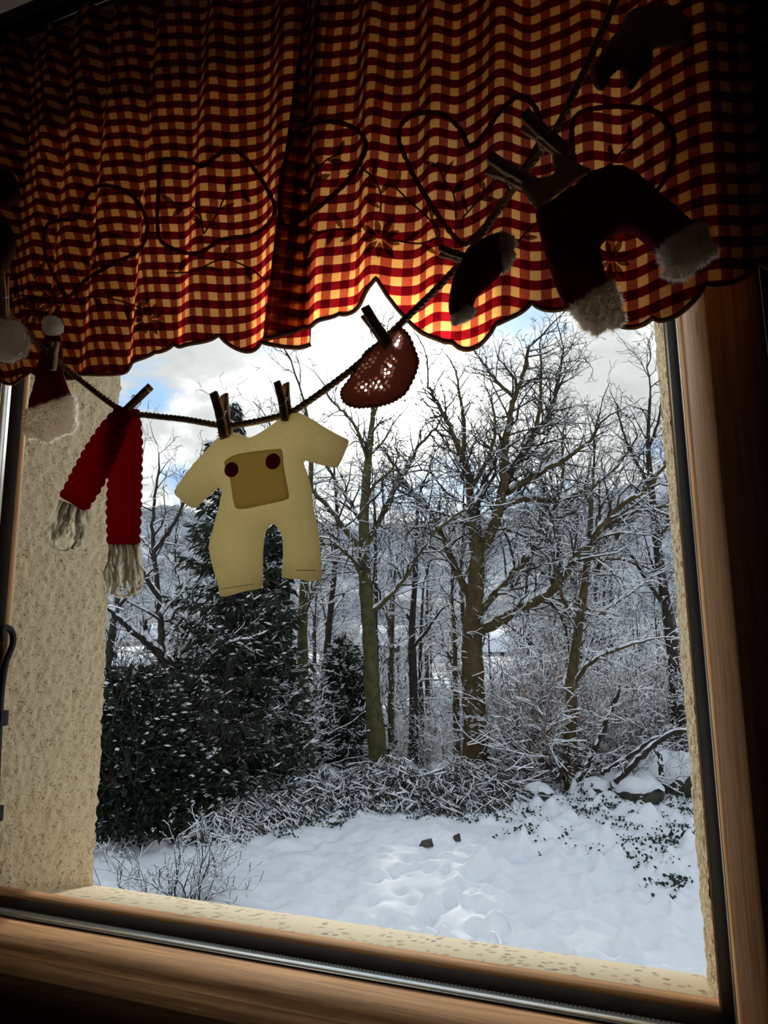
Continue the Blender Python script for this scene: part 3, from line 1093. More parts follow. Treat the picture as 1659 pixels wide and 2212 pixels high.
def pillow_data(outline_px, Y, thick, er=0.012, h=0.0045, wav=0.0015, sm=4, tilt=0.0, drop=None, fuzz=0.0, seed=0):
    O3 = np.array([on_y(a, b, Y) for a, b in outline_px])
    O = catmull(O3[:, [0, 2]], sm, closed=True)
    if fuzz:
        rs = np.random.RandomState(seed)
        c = O.mean(0)
        O = O + (O - c) / np.linalg.norm(O - c, axis=1)[:, None] * rs.randn(len(O))[:, None] * fuzz
    lo, hi = O.min(0), O.max(0)
    gx, gy = np.meshgrid(np.arange(lo[0] + h / 2, hi[0], h), np.arange(lo[1] + h / 2, hi[1], h))
    gx = gx + (np.arange(gx.shape[0]) % 2)[:, None] * h * 0.5
    G = np.stack([gx.ravel(), gy.ravel()], -1)
    G = G[inside(G, O)]
    dG = seg_dist(G, O)
    G, dG = G[dG > h * 0.45], dG[dG > h * 0.45]
    n = len(O)
    pts = [Vector((float(p[0]), float(p[1]))) for p in np.vstack([O, G])]
    res = delaunay_2d_cdt(pts, [(i, (i + 1) % n) for i in range(n)], [], 1, 1e-7)
    vc = np.array([(p.x, p.y) for p in res[0]])
    tri = np.array([f for f in res[2] if len(f) == 3], int)
    d = seg_dist(vc, O)
    d[d < 1e-6] = 0
    hh_ = thick / 2 * np.sqrt(np.clip(1 - (1 - np.clip(d / er, 0, 1)) ** 2, 0, 1))
    low = (fbm(vc[:, 0] * 30 + seed, vc[:, 1] * 30, 2) - .5) * 2 * wav
    zc = O[:, 1].mean()
    mid = Y + low + tilt * (vc[:, 1] - zc)
    front = np.stack([vc[:, 0], mid - hh_, vc[:, 1]], -1)
    back = np.stack([vc[:, 0], mid + hh_, vc[:, 1]], -1)
    k = len(vc)
    if drop is not None:
        cen = vc[tri].mean(1)
        keep = ~drop(cen)
        tri = tri[keep]
    return np.vstack([front, back]), None, np.vstack([tri[:, ::-1], tri + k])


def pillow(name, outline_px, Y, thick, mat, parent, **kw):
    v, q, t_ = pillow_data(outline_px, Y, thick, **kw)
    me = mesh_np(name, v, q, t_, True)
    import bmesh
    bm = bmesh.new()
    bm.from_mesh(me)
    bmesh.ops.remove_doubles(bm, verts=bm.verts, dist=1e-6)
    bmesh.ops.recalc_face_normals(bm, faces=bm.faces)
    bm.to_mesh(me)
    bm.free()
    me.polygons.foreach_set('use_smooth', np.ones(len(me.polygons), bool))
    return link(name, me, mat, parent)


def fleece(name, outline_px, Y, thick, mat, parent, seed=0, fibres=5200, flen=0.0042):
    """fluffy trim: lumpy pillow plus real short fibres"""
    v, q, t_ = pillow_data(outline_px, Y, thick, er=thick * .55, h=0.0035, wav=0.002, fuzz=0.0012, seed=seed)
    rs = np.random.RandomState(seed)
    c = v.mean(0)
    nrm = v - c
    nrm /= np.linalg.norm(nrm, axis=1)[:, None] + 1e-9
    v = v + nrm * (rs.rand(len(v))[:, None] - .4) * 0.0025
    tri = t_
    pick = tri[rs.randint(0, len(tri), fibres)]
    w = rs.dirichlet((1, 1, 1), fibres)
    root = (v[pick] * w[..., None]).sum(1)
    dirn = (root - c) * np.array([1, 1.6, 1])
    dirn /= np.linalg.norm(dirn, axis=1)[:, None]
    dirn += rs.randn(fibres, 3) * 0.8
    dirn /= np.linalg.norm(dirn, axis=1)[:, None]
    side = np.cross(dirn, rs.randn(fibres, 3))
    side /= np.linalg.norm(side, axis=1)[:, None]
    L = flen * (0.4 + rs.rand(fibres))[:, None]
    fv = np.stack([root - side * .00028, root + side * .00028, root + dirn * L], 1).reshape(-1, 3)
    ft = np.arange(fibres * 3).reshape(-1, 3) + len(v)
    return link(name, mesh_np(name, np.vstack([v, fv]), None, np.vstack([tri, ft])), mat, parent)


def ZP(pts, s, ox, oy):
    return [(x / s + ox, y / s + oy) for x, y in pts]


# ---- cream romper
romper_px = ZP([(335, 845), (380, 822), (425, 812), (475, 826), (520, 846), (580, 822), (650, 775), (700, 735), (760, 708), (812, 694), (880, 725),
                (960, 775), (1040, 820), (1100, 850), (1118, 872), (1095, 930), (1068, 990), (1040, 1024), (960, 1010), (890, 992), (846, 986), (868, 1060), (890, 1150),
                (905, 1260), (930, 1370), (945, 1500), (951, 1640), (946, 1690), (880, 1702), (820, 1690), (722, 1674), (724, 1560), (720, 1470),
                (700, 1400), (655, 1360), (622, 1410), (606, 1500), (603, 1620), (604, 1725), (590, 1745), (480, 1766), (352, 1795), (335, 1740),
                (310, 1640), (285, 1540), (280, 1480), (300, 1400), (330, 1290), (350, 1200), (354, 1165), (332, 1148), (270, 1205), (190, 1264),
                (120, 1222), (73, 1175), (95, 1130), (160, 1040), (230, 960), (290, 890)], 2.765, 350, 640)
rom = thing('doll_romper', 'cream felt doll romper with a chest pocket and two red buttons', 'doll clothes', on_y(540, 1280, .60))
pillow('body', romper_px, .602, .016, M['cream_felt'], rom, er=.016, wav=.002)
pk = ZP([(372, 990), (400, 965), (450, 943), (560, 925), (690, 911), (718, 925), (727, 1010), (742, 1100), (758, 1190), (742, 1215), (640, 1240),
         (520, 1265), (452, 1270), (428, 1235), (412, 1130), (400, 1070), (380, 1030)], 2.765, 350, 640)
pocket = pillow('pocket', pk, .5925, .0035, M['pocket_felt'], rom, er=.004, wav=.0003, h=.0035)
for bx, by, br in ((412, 1035, 46), (660, 985, 49)):
    px, py = bx / 2.765 + 350, by / 2.765 + 640
    c = on_y(px, py, .588)
    rr = br / 2.765 / F_PX * (c @ fwd)
    ringr = [(0.0, .0006), (.55, .0006), (.68, .0004), (.78, -.0010), (.92, -.0010), (1.0, .0002), (.96, .0022), (0.0, .0024)]
    V, Q = [], []
    for (f_, yy) in ringr:
        for k in range(24):
            a = k / 24 * 2 * math.pi
            V.append((c[0] + rr * f_ * math.cos(a), c[1] + yy, c[2] + rr * f_ * math.sin(a)))
    for i in range(len(ringr) - 1):
        for k in range(24):
            Q.append((i * 24 + k, i * 24 + (k + 1) % 24, (i + 1) * 24 + (k + 1) % 24, (i + 1) * 24 + k))
    b = link('button', mesh_np('button', V, Q, None, True), M['button'], rom)
    for hx, hz in ((-.22, -.2), (.22, -.2), (-.22, .22), (.22, .22)):
        hc = c + np.array([hx * rr, 0.0003, hz * rr])
        tube('thread_hole', [hc - np.array([0, .0004, 0]), hc + np.array([0, .001, 0])], .13 * rr, M['thread'], b, 8)
# stitched hems
for a, b in (((480 / 1, 1272), (545, 1262)), ((640, 1232), (680, 1232))):
    P = [on_y(a[0] + (b[0] - a[0]) * k / 12, a[1] + (b[1] - a[1]) * k / 12, .5932) for k in range(13)]
    v, q = boxes([((p[0] - .0008, p[1] - .0006, p[2] - .0003), (p[0] + .0008, p[1] + .0006, p[2] + .0003)) for p in P])
    link('hem_stitching', mesh_np('hem_stitching', v, q), M['trim'], rom)

# ---- santa hat
hat = thing('santa_hat', 'small red felt santa hat with white fleece brim and pompom', 'doll clothes', on_y(110, 950, .59))
pillow('cone', [(106, 722), (128, 722), (134, 760), (136, 800), (146, 835), (154, 868), (110, 880), (66, 890), (72, 850), (82, 805), (92, 765)],
       .600, .014, M['red_felt'], hat, er=.008, h=.004)
fleece('brim', [(64, 888), (90, 878), (120, 868), (155, 858), (160, 890), (157, 925), (135, 938), (118, 944), (98, 954), (76, 948), (60, 940), (62, 915)],
       .598, .024, M['fur'], hat, 3, 8000)
pc = on_y(113, 704, .592)
ph = np.linspace(0, math.pi, 14)
V, Q = [], []
rs = np.random.RandomState(8)
for i, a in enumerate(ph):
    for k in range(20):
        b = k / 20 * 2 * math.pi
        r_ = .0122 * (1 + .05 * rs.randn() * (0 < i < 13))
        V.append((pc[0] + r_ * math.sin(a) * math.cos(b), pc[1] + r_ * math.sin(a) * math.sin(b), pc[2] + r_ * math.cos(a)))
for i in range(13):
    for k in range(20):
        Q.append((i * 20 + k, i * 20 + (k + 1) % 20, (i + 1) * 20 + (k + 1) % 20, (i + 1) * 20 + k))
link('pompom', mesh_np('pompom', V, Q, None, True), M['fur'], hat)

# ---- knitted scarf
scarf = thing('knitted_scarf', 'crimson knitted doll scarf folded over the rope with white yarn fringes', 'doll clothes', on_y(250, 1290, .59))


def knit_strip(name, centre_px, widths, Y0, Y1, rows, parent, cols=7):
    c = catmull(np.array(centre_px, float), 20)
    ar = np.concatenate([[0], np.cumsum(np.linalg.norm(np.diff(c, axis=0), axis=1))])
    per = 8
    nrow = rows * per
    ss = np.linspace(0, ar[-1], nrow + 1)
    cc = np.stack([np.interp(ss, ar, c[:, k]) for k in range(2)], -1)
    tg = np.gradient(cc, axis=0)
    tg /= np.linalg.norm(tg, axis=1)[:, None]
    nr = np.stack([-tg[:, 1], tg[:, 0]], -1)
    wd = np.interp(np.linspace(0, 1, nrow + 1), np.linspace(0, 1, len(widths)), widths)
    nn = 40
    V = []
    for i in range(nrow + 1):
        bulge = abs(math.sin(i / per * math.pi))
        Y = Y0 + (Y1 - Y0) * i / nrow
        hw = wd[i] / 2 * (0.93 + .09 * bulge)
        for k in range(nn):
            a = k / nn * 2 * math.pi
            ca, sa = math.cos(a), math.sin(a)
            u = math.copysign(abs(ca) ** .6, ca)
            th = .0048 * math.copysign(abs(sa) ** .7, sa) * (0.72 + .35 * bulge + .16 * abs(math.sin(u * cols * math.pi / 2)))
            p = cc[i] + nr[i] * hw * u
            P = on_y(p[0], p[1], Y)
            P = P + np.array([0, th, 0])
            V.append(P)
    Q = [(i * nn + k, i * nn + (k + 1) % nn, (i + 1) * nn + (k + 1) % nn, (i + 1) * nn + k) for i in range(nrow) for k in range(nn)]
    Q = np.array(Q)
    caps = np.array([list(range(nn))[::-1], list(range(nrow * nn, nrow * nn + nn))])
    me = mesh_np(name, V, Q, None, True)
    import bmesh
    bm = bmesh.new()
    bm.from_mesh(me)
    bm.verts.ensure_lookup_table()
    for cp in caps:
        bm.faces.new([bm.verts[int(i)] for i in cp])
    bm.to_mesh(me)
    bm.free()
    return link(name, me, M['red_knit'], parent)


knit_strip('scarf_end', [(272, 884), (244, 930), (212, 990), (186, 1040), (158, 1088)], [34, 58, 70, 72, 66], .592, .586, 12, scarf)
knit_strip('scarf_end', [(276, 884), (275, 940), (271, 1010), (268, 1090), (267, 1176)], [50, 66, 72, 74, 68], .600, .598, 15, scarf)


def fringe(name, a, b, ends, Y, parent, seed, n=40, loops=3):
    rs = random.Random(seed)
    parts = []
    for k in range(n):
        f_ = (k + rs.random() * .8) / n
        s = (a[0] + (b[0] - a[0]) * f_, a[1] + (b[1] - a[1]) * f_)
        e0, e1 = ends
        f2 = min(1, max(0, f_ + rs.uniform(-.12, .12)))
        e = (e0[0] + (e1[0] - e0[0]) * f2, e0[1] + (e1[1] - e0[1]) * f2 + rs.uniform(-34, 6))
        mid1 = (s[0] * .65 + e[0] * .35 + rs.uniform(-6, 6), s[1] * .65 + e[1] * .35)
        mid2 = (s[0] * .3 + e[0] * .7 + rs.uniform(-9, 9), s[1] * .3 + e[1] * .7)
        yo = rs.uniform(-.006, .006)
        P = catmull([on_y(*s, Y), on_y(*mid1, Y + yo), on_y(*mid2, Y + yo * 1.3), on_y(*e, Y + yo)], 5)
        j = np.arange(len(P))
        parts.append(tube_data(P, 0.0014 * (1 + .25 * np.sin(j * 1.9 + k)), 5))
    for k in range(loops):
        x0 = ends[0][0] + (ends[1][0] - ends[0][0]) * rs.uniform(0, .3)
        x1 = ends[0][0] + (ends[1][0] - ends[0][0]) * rs.uniform(.6, 1)
        y0 = (ends[0][1] + ends[1][1]) / 2
        P = catmull([on_y(x0, y0 - 60, Y), on_y(x0 + 4, y0 - 15, Y), on_y((x0 + x1) / 2, y0 + rs.uniform(0, 8), Y), on_y(x1, y0 - 20, Y), on_y(x1, y0 - 60, Y)], 6)
        parts.append(tube_data(P, .0010, 5))
    v, q, t_ = join(parts)
    return tag(link(name, mesh_np(name, v, q, t_, True), M['yarn'], parent), kind='stuff')


fringe('yarn_fringe', (128, 1080), (188, 1102), ((98, 1182), (186, 1190)), .586, scarf, 4)
fringe('yarn_fringe', (236, 1176), (300, 1174), ((226, 1288), (308, 1284)), .598, scarf, 5)

# ---- crocheted bonnet with open stitches
bon_px = ZP([(830, 690), (700, 780), (610, 860), (540, 990), (450, 1150), (360, 1280), (278, 1395), (268, 1470), (305, 1560), (400, 1622), (520, 1650), (640, 1642),
             (760, 1640), (880, 1612), (1000, 1575), (1100, 1520), (1210, 1435), (1300, 1275), (1362, 1130), (1394, 1000), (1390, 940), (1340, 800),
             (1275, 640), (1200, 530), (1130, 498), (1050, 545), (940, 610)], 6.9125, 700, 640)
holes_px = ZP([(785, 830), (740, 900), (708, 960), (660, 1030), (600, 1050), (548, 1108), (500, 1185), (1125, 590), (1090, 650), (1125, 690), (1060, 700),
               (1065, 745), (1105, 745), (1030, 915), (1055, 950), (970, 960), (970, 1020), (1015, 1055), (995, 1110), (945, 1120), (890, 1070), (885, 1115), (890, 1160),
               (945, 1180), (980, 1165), (925, 1240), (945, 1320), (800, 1250), (715, 1275), (750, 1320), (840, 1300), (830, 1340), (735, 1360), (810, 1385), (880, 1375),
               (660, 1330), (605, 1300), (545, 1330), (595, 1380), (500, 1390), (650, 1430), (645, 1385), (1140, 625), (940, 1000)], 6.9125, 700, 640)
hp = np.array([on_y(a, b, .600)[[0, 2]] for a, b in holes_px])
hr = np.array([.0011 + .0006 * ((i * 7) % 5) / 4 for i in range(len(hp))])
hr[7:13] = .0021


def bdrop(c):
    k = np.zeros(len(c), bool)
    for p_, r_ in zip(hp, hr):
        k |= np.linalg.norm(c - p_, axis=1) < r_
    return k


bonnet = thing('crochet_bonnet', 'dusky red crocheted doll bonnet with open stitches', 'doll clothes', on_y(830, 880, .60))
pillow('crown', bon_px, .600, .009, M['crochet'], bonnet, er=.006, h=.0011, wav=.001, drop=bdrop)
# rounded crochet edge
O3 = catmull(np.array([on_y(a, b, .600) for a, b in bon_px]), 8, closed=True)
k = np.arange(len(O3))
tube('crochet_edge', np.vstack([O3, O3[:1]]), np.append(.0021 * (1 + .3 * np.sin(k * 1.5)), .0021), M['crochet'], bonnet, 6)

# ---- mitten
mit = thing('felt_mitten', 'dark red felt doll mitten with white fleece tips before the gingham', 'doll clothes', on_y(1000, 700, .58))
pillow('palm', ZP([(345, 1110), (400, 1050), (480, 1008), (535, 1012), (552, 1060), (540, 1120), (500, 1190), (450, 1240), (400, 1290), (375, 1345),
                   (320, 1385), (280, 1350), (285, 1260), (310, 1170)], 2.0, 830, 0), .583, .016, M['red_felt'], mit, er=.010)
fleece('cuff', ZP([(495, 1010), (545, 1012), (563, 1045), (558, 1110), (530, 1160), (512, 1170), (495, 1130), (470, 1130)], 2.0, 830, 0), .581, .017, M['fur'], mit, 12, 2600, .003)
fleece('toe_tip', ZP([(290, 1372), (330, 1345), (365, 1305), (390, 1330), (375, 1362), (325, 1396), (295, 1400)], 2.0, 830, 0), .581, .017, M['fur'], mit, 13, 1800, .003)

# ---- pants
pants = thing('felt_pants', 'dark red felt doll pants spread in an arch with white fleece cuffs', 'doll clothes', on_y(1290, 700, .56))
pillow('trousers', ZP([(655, 925), (700, 885), (760, 840), (820, 800), (880, 755), (940, 725), (1010, 712), (1100, 750), (1200, 840), (1280, 910), (1345, 985), (1260, 1060),
                       (1192, 1115), (1150, 1080), (1080, 1020), (1020, 1003), (960, 1035), (935, 1065), (940, 1120), (955, 1180), (985, 1245), (900, 1295),
                       (802, 1350), (760, 1290), (720, 1180), (685, 1060)], 2.0, 830, 0), .560, .020, M['red_felt'], pants, er=.012, wav=.002)
fleece('cuff', ZP([(803, 1345), (850, 1305), (910, 1270), (985, 1232), (1008, 1290), (1036, 1370), (1020, 1402), (960, 1420), (890, 1442), (850, 1400)], 2.0, 830, 0), .557, .026, M['fur'], pants, 21, 9000)
fleece('cuff', ZP([(1188, 1085), (1250, 1030), (1330, 985), (1385, 995), (1422, 1080), (1385, 1130), (1310, 1185), (1240, 1205), (1195, 1150)], 2.0, 830, 0), .557, .026, M['fur'], pants, 22, 9000)
pillow('waistband', ZP([(738, 612), (790, 618), (806, 675), (850, 710), (900, 738), (830, 780), (760, 835), (700, 880), (660, 905), (615, 850), (588, 800), (640, 775), (700, 765), (735, 742),
                        (725, 690)], 2.0, 830, 0), .563, .009, M['beige_felt'], pants, er=.006)

# ---- garment hanging from the rope near the ceiling, out of focus
vest = thing('felt_vest', 'beige and rose felt doll garment pegged high on the rope near the ceiling', 'doll clothes', on_y(1330, 190, .50))
pillow('bodice', [(1342, 60), (1356, 28), (1400, 8), (1460, 14), (1492, 50), (1486, 86), (1455, 100), (1412, 108), (1408, 138), (1340, 140), (1285, 142), (1300, 110), (1322, 80)],
       .50, .014, M['beige_felt'], vest, er=.012)
pillow('legs', [(1284, 136), (1340, 128), (1406, 128), (1402, 150), (1384, 168), (1364, 194), (1351, 182), (1342, 152), (1322, 162), (1302, 194), (1284, 186), (1274, 158)],
       .497, .014, M['pink_felt'], vest, er=.010)
# ---- sleeve at the left end of the line
slv = thing('felt_sleeve', 'dark felt doll sleeve with a white fleece cuff at the edge of the valance', 'doll clothes', on_y(0, 775, .58))
pillow('sleeve', [(-150, 560), (-60, 640), (-5, 690), (32, 692), (20, 712), (-40, 740), (-110, 720), (-170, 640)], .575, .020, M['red_felt'], slv, er=.012)
fleece('cuff', [(-62, 728), (-20, 705), (25, 690), (50, 712), (50, 752), (28, 774), (-10, 778), (-50, 776)], .572, .028, M['fur'], slv, 31, 7000)
bear = thing('felt_boots', 'pair of dark brown felt doll boots hanging against the gingham', 'doll clothes', on_y(0, 550, .60))
pillow('boot', [(-80, 350), (-20, 352), (24, 372), (40, 405), (36, 432), (8, 446), (-40, 444), (-85, 430)], .600, .016, M['brown_felt'], bear, er=.010)
pillow('boot', [(-80, 455), (-20, 455), (10, 470), (28, 505), (30, 535), (16, 572), (-6, 600), (-30, 560), (-85, 540)], .598, .016, M['brown_felt'], bear, er=.010)

# ------------------------------------------------------------------ outdoors: ground
def base_ground(x, y):
    x, y = np.asarray(x, float), np.asarray(y, float)
    z = -3.66 + 0.38 * sstep((y - 6.5) / 9.5)
    z = z + 0.10 * sstep((-x - 5) / 5)
    e = (y - 17.6 + np.maximum(0, -x - 4.6) * 1.05 - np.maximum(0, x + 1) * 0.05)
    drop = 0.20 * (np.sqrt(e * e + 1.5) + e) / 2
    return np.maximum(z - np.minimum(drop, 9.6), -13.2)


def hit_ground(px, py):
    d = ray(px, py)
    d = d / math.hypot(d[0], d[1])
    lo = 2.0
    r_ = lo
    while r_ < 400:
        p = d * r_
        if p[2] <= base_ground(p[0], p[1]):
            break
        r_ += 0.05 if r_ < 40 else 1.0
    return d * r_


def on_ground(px, rng):
    """point on the terrain in the direction of image column px (at the horizon) and horizontal range"""
    d = ray(px, 1356)
    d = d / math.hypot(d[0], d[1]) * rng
    return np.array([d[0], d[1], float(base_ground(d[0], d[1]))])


rsx = np.random.RandomState(21)
xs = np.arange(-15.0, 8.0, 0.055)
ys = np.arange(1.0, 21.0, 0.055)
gx, gy = np.meshgrid(xs, ys)
gz = base_ground(gx, gy)
gz += (fbm(gx * 0.5, gy * 0.5, 2) - .5) * 0.10
gz += (fbm(gx * 1.3 + .5 * gy + 3, gy * 1.4 - .4 * gx, 2) - .5) * 0.09
tuft = 1.5 * np.clip(fbm(gx * 3.4 + .6 * gy, gy * 3.9 - .5 * gx, 2) - .38, 0, 1) ** 2
rough_zone = sstep((gx + 4.2) / 3.0) * sstep((gy - 5.0) / 3.0) + sstep((gy - 12.5 - np.maximum(0, -gx - 4) * -.9) / 2.0)
gz += tuft * 0.62 * np.clip(0.28 + rough_zone, 0, 1.15)
gz -= 0.9 * np.clip(fbm(gx * 2.6 + .9 * gy + 31, gy * 3.2, 2) - .55, 0, 1) ** 2
# prints and hollows in the snow
dents = []
for a, b, n in (((1100, 2012), (1165, 1968), 9), ((1225, 1955), (1350, 1900), 14), ((700, 1985), (760, 1900), 10), ((640, 1900), (700, 1850), 10),
                ((900, 1990), (1000, 1930), 14), ((820, 1900), (1010, 1820), 16), ((1010, 1900), (1240, 1800), 22), ((560, 1850), (700, 1820), 12)):
    for k in range(n):
        f_ = (k + rsx.rand()) / n
        dents.append((a[0] + (b[0] - a[0]) * f_ + rsx.uniform(-10, 10), a[1] + (b[1] - a[1]) * f_ + rsx.uniform(-6, 6), rsx.uniform(.06, .11), rsx.uniform(.05, .10)))
for k in range(330):
    dents.append((rsx.uniform(560, 1480), rsx.uniform(1800, 2090), rsx.uniform(.05, .10), rsx.uniform(.03, .075)))
for px, py, w_, d_ in dents:
    p = hit_ground(px, py)
    i0, i1 = np.searchsorted(ys, (p[1] - .4, p[1] + .4))
    j0, j1 = np.searchsorted(xs, (p[0] - .4, p[0] + .4))
    r2 = (gx[i0:i1, j0:j1] - p[0]) ** 2 + (gy[i0:i1, j0:j1] - p[1]) ** 2
    gz[i0:i1, j0:j1] -= d_ * np.exp(-r2 / (w_ * w_))
GX0, GY0, GD, GZ = xs[0], ys[0], 0.055, gz


def lawn_z(x, y):
    j, i = (x - GX0) / GD, (y - GY0) / GD
    if 0 <= j < GZ.shape[1] - 1 and 0 <= i < GZ.shape[0] - 1:
        return float(GZ[int(i), int(j)])
    return float(base_ground(x, y))


nu, nv = len(xs), len(ys)
ii = np.arange(nu - 1)[None, :] + np.arange(nv - 1)[:, None] * nu
Q = np.stack([ii, ii + 1, ii + nu + 1, ii + nu], -1).reshape(-1, 4)
struct(link('snowy_lawn', mesh_np('snowy_lawn', np.stack([gx, gy, gz], -1).reshape(-1, 3), Q, None, True), M['snow']))

# valley floor and wooded hills
az = np.radians(np.linspace(-80, 40, 420))
rr = np.concatenate([np.linspace(13, 60, 40), np.geomspace(62, 1400, 150)])
A2, R2 = np.meshgrid(az, rr)
X2, Y2 = R2 * np.sin(A2), R2 * np.cos(A2)
zv = base_ground(X2, Y2) - 0.25
el_r = np.interp(np.degrees(A2), [-80, -45, -38, -30, -25, -20, -14, -10, -6, -2, 1.5, 6, 40],
                 [8.5, 8.6, 9.0, 8.6, 8.1, 8.0, 8.6, 9.0, 8.6, 9.6, 10.7, 11.3, 11])
ridge = 760 * np.tan(np.radians(el_r))
rise = sstep((R2 - 210) / 560) ** 0.9
zv = zv + (ridge + 13) * rise
zv += (fbm(X2 / 55, Y2 / 55, 4) - .5) * 26 * sstep((R2 - 150) / 300)
zv += (fbm(X2 / 5.5, Y2 / 9, 2) - .5) * 9 * sstep((R2 - 250) / 250)
zv -= np.maximum(0, R2 - 800) * 0.35
nu, nv = len(az), len(rr)
ii = np.arange(nu - 1)[None, :] + np.arange(nv - 1)[:, None] * nu
Q = np.stack([ii, ii + nu, ii + nu + 1, ii + 1], -1).reshape(-1, 4)
struct(link('valley_and_hills', mesh_np('valley_and_hills', np.stack([X2, Y2, zv], -1).reshape(-1, 3), Q, None, True), M['hill']))


# ------------------------------------------------------------------ branching
def norm3(a):
    l = math.sqrt(a[0] * a[0] + a[1] * a[1] + a[2] * a[2]) + 1e-9
    return (a[0] / l, a[1] / l, a[2] / l)


class Grow:
    def __init__(self, seed):
        self.rng = random.Random(seed)
        self.segs = []
        self.seed = seed
        self.seg = (0.30, 0.15)
        self.ratio = (.34, .62)

    def branch(self, p, d, L, r, level, up=0.06, wig=0.27, dens=1.0, rmin=0.0045):
        g = self.rng.gauss
        u = self.rng.uniform
        n = max(2, int(L / (self.seg[0] if level >= 2 else self.seg[1])))
        if level <= 0:
            n = max(2, min(n, 3))
        sl = L / n
        for i in range(n):
            d = norm3((d[0] + g(0, wig), d[1] + g(0, wig), d[2] + g(0, wig) + up))
            q = (p[0] + d[0] * sl, p[1] + d[1] * sl, p[2] + d[2] * sl)
            ra = max(rmin, r * (1 - 0.72 * i / n))
            rb = max(rmin * .8, r * (1 - 0.72 * (i + 1) / n))
            self.segs.append((*p, *q, ra, rb))
            if level > 0 and (i > 0 or level < 3):
                k = dens * (1.35 if level == 1 else 1.15)
                m_ = int(k) + (1 if u(0, 1) < k - int(k) else 0)
                for _ in range(m_):
                    self.child(q, d, L * (1 - 0.45 * i / n) * u(*self.ratio), rb * u(.5, .72), level - 1, up, wig, dens, rmin)
            p = q

    def child(self, p, d, L, r, level, up, wig, dens, rmin, spread=(0.5, 1.0)):
        g = self.rng.gauss
        a = self.rng.uniform(*spread)
        rv = norm3((g(0, 1), g(0, 1), g(0, 1)))
        dt = rv[0] * d[0] + rv[1] * d[1] + rv[2] * d[2]
        pv = norm3((rv[0] - d[0] * dt, rv[1] - d[1] * dt, rv[2] - d[2] * dt))
        c, s = math.cos(a), math.sin(a)
        self.branch(p, (d[0] * c + pv[0] * s, d[1] * c + pv[1] * s, d[2] * c + pv[2] * s), L, r, level, up, wig, dens, rmin)

    def along(self, P, radii, spacing, Lmul, level, start=0.15, up=0.06, wig=0.27, dens=1.0, rmin=0.0045, snow=True, maxL=2.2):
        """side branches along an existing limb"""
        P = [tuple(map(float, p)) for p in P]
        tot = sum(math.dist(P[i], P[i + 1]) for i in range(len(P) - 1))
        acc, nxt = 0.0, tot * start
        for i in range(len(P) - 1):
            a, b = P[i], P[i + 1]
            l = math.dist(a, b)
            d = norm3((b[0] - a[0], b[1] - a[1], b[2] - a[2]))
            if snow:
                self.segs_limb.append((*a, *b, float(radii[i]), float(radii[i + 1])))
            while nxt < acc + l:
                f_ = (nxt - acc) / l
                q = (a[0] + (b[0] - a[0]) * f_, a[1] + (b[1] - a[1]) * f_, a[2] + (b[2] - a[2]) * f_)
                rem = 1 - 0.6 * nxt / tot
                L = min(maxL, tot * Lmul * rem * self.rng.uniform(.7, 1.25))
                self.child(q, d, L, min(float(radii[i]) * .55, .012 + L * .012), level, up, wig, dens, rmin, (0.55, 1.15))
                nxt += spacing * self.rng.uniform(.6, 1.4)
            acc += l
        # leading tip
        a, b = P[-2], P[-1]
        self.branch(b, norm3((b[0] - a[0], b[1] - a[1], b[2] - a[2])), min(maxL, tot * .3), float(radii[-1]), max(1, level), up, wig, dens, rmin)


def px_limb(pts, rng0, rng1, n=5):
    m_ = len(pts)
    P = [at_range(a, b, rng0 + (rng1 - rng0) * i / max(1, m_ - 1)) for i, (a, b) in enumerate(pts)]
    return catmull(P, n)


FADE = (0.5, 5.5, .22)


def make_tree(name, label, trunk_px, rng, r0, r1, limbs, bark, seed, group=None, twig_mat='twig', spacing=.34, Lmul=.36, level=2, dens=1.0,
              trunk_start=.45, trunk_sp=None, snow_depth=1.0, up=.06, lean=0.0, rmin=.0046, maxL=2.2, trunk_twigs=True):
    base = hit_ground(*trunk_px[0]) if rng is None else at_range(*trunk_px[0], rng)
    rg = math.hypot(base[0], base[1])
    zb = lawn_z(base[0], base[1]) - .05
    T = px_limb(trunk_px, rg, rg + lean, 6)
    T[0][2] = min(T[0][2], zb)
    root = thing(name, label, 'tree', (base[0], base[1], zb), group)
    G = Grow(seed)
    G.segs_limb = []
    n = len(T)
    rad = np.interp(np.linspace(0, 1, n), [0, .06, .2, 1], [r0 * 1.35, r0 * 1.08, r0 * .95, r1])
    rs = np.random.RandomState(seed)
    Tj = T + rs.randn(n, 3) * np.array([1, 1, .2]) * r1 * .06
    tube('trunk', Tj, rad * (1 + .05 * rs.randn(n)), bark, root, 12)
    if trunk_twigs:
        G.along(T, rad, trunk_sp or spacing * 1.4, Lmul * .55, level, trunk_start, up, dens=dens, snow=False, rmin=rmin, maxL=maxL)
    for (pts, dr, ra, rb) in limbs:
        i0 = int(np.argmin([(p - at_range(*pts[0], rg)) @ (p - at_range(*pts[0], rg)) for p in T]))
        frac = math.hypot(T[i0][0], T[i0][1])
        P = px_limb(pts, frac, frac + dr, 5)
        P = P + rs.randn(len(P), 3) * ra * .18 * (np.arange(len(P)) > 0)[:, None]
        rl = np.interp(np.linspace(0, 1, len(P)), [0, 1], [ra, rb])
        tube('limb', P, rl, bark, root, 8)
        G.along(P, rl, spacing, Lmul, level, .12, up, dens=dens, rmin=rmin, maxL=maxL)
    tag(link('twigs', segs_mesh('twigs', G.segs), M[twig_mat], root), kind='stuff')
    tag(link('snow', snow_mesh('snow', np.array(G.segs + G.segs_limb), snow_depth, seed, FADE), M['branch_snow'], root), kind='stuff')
    return root, len(G.segs)


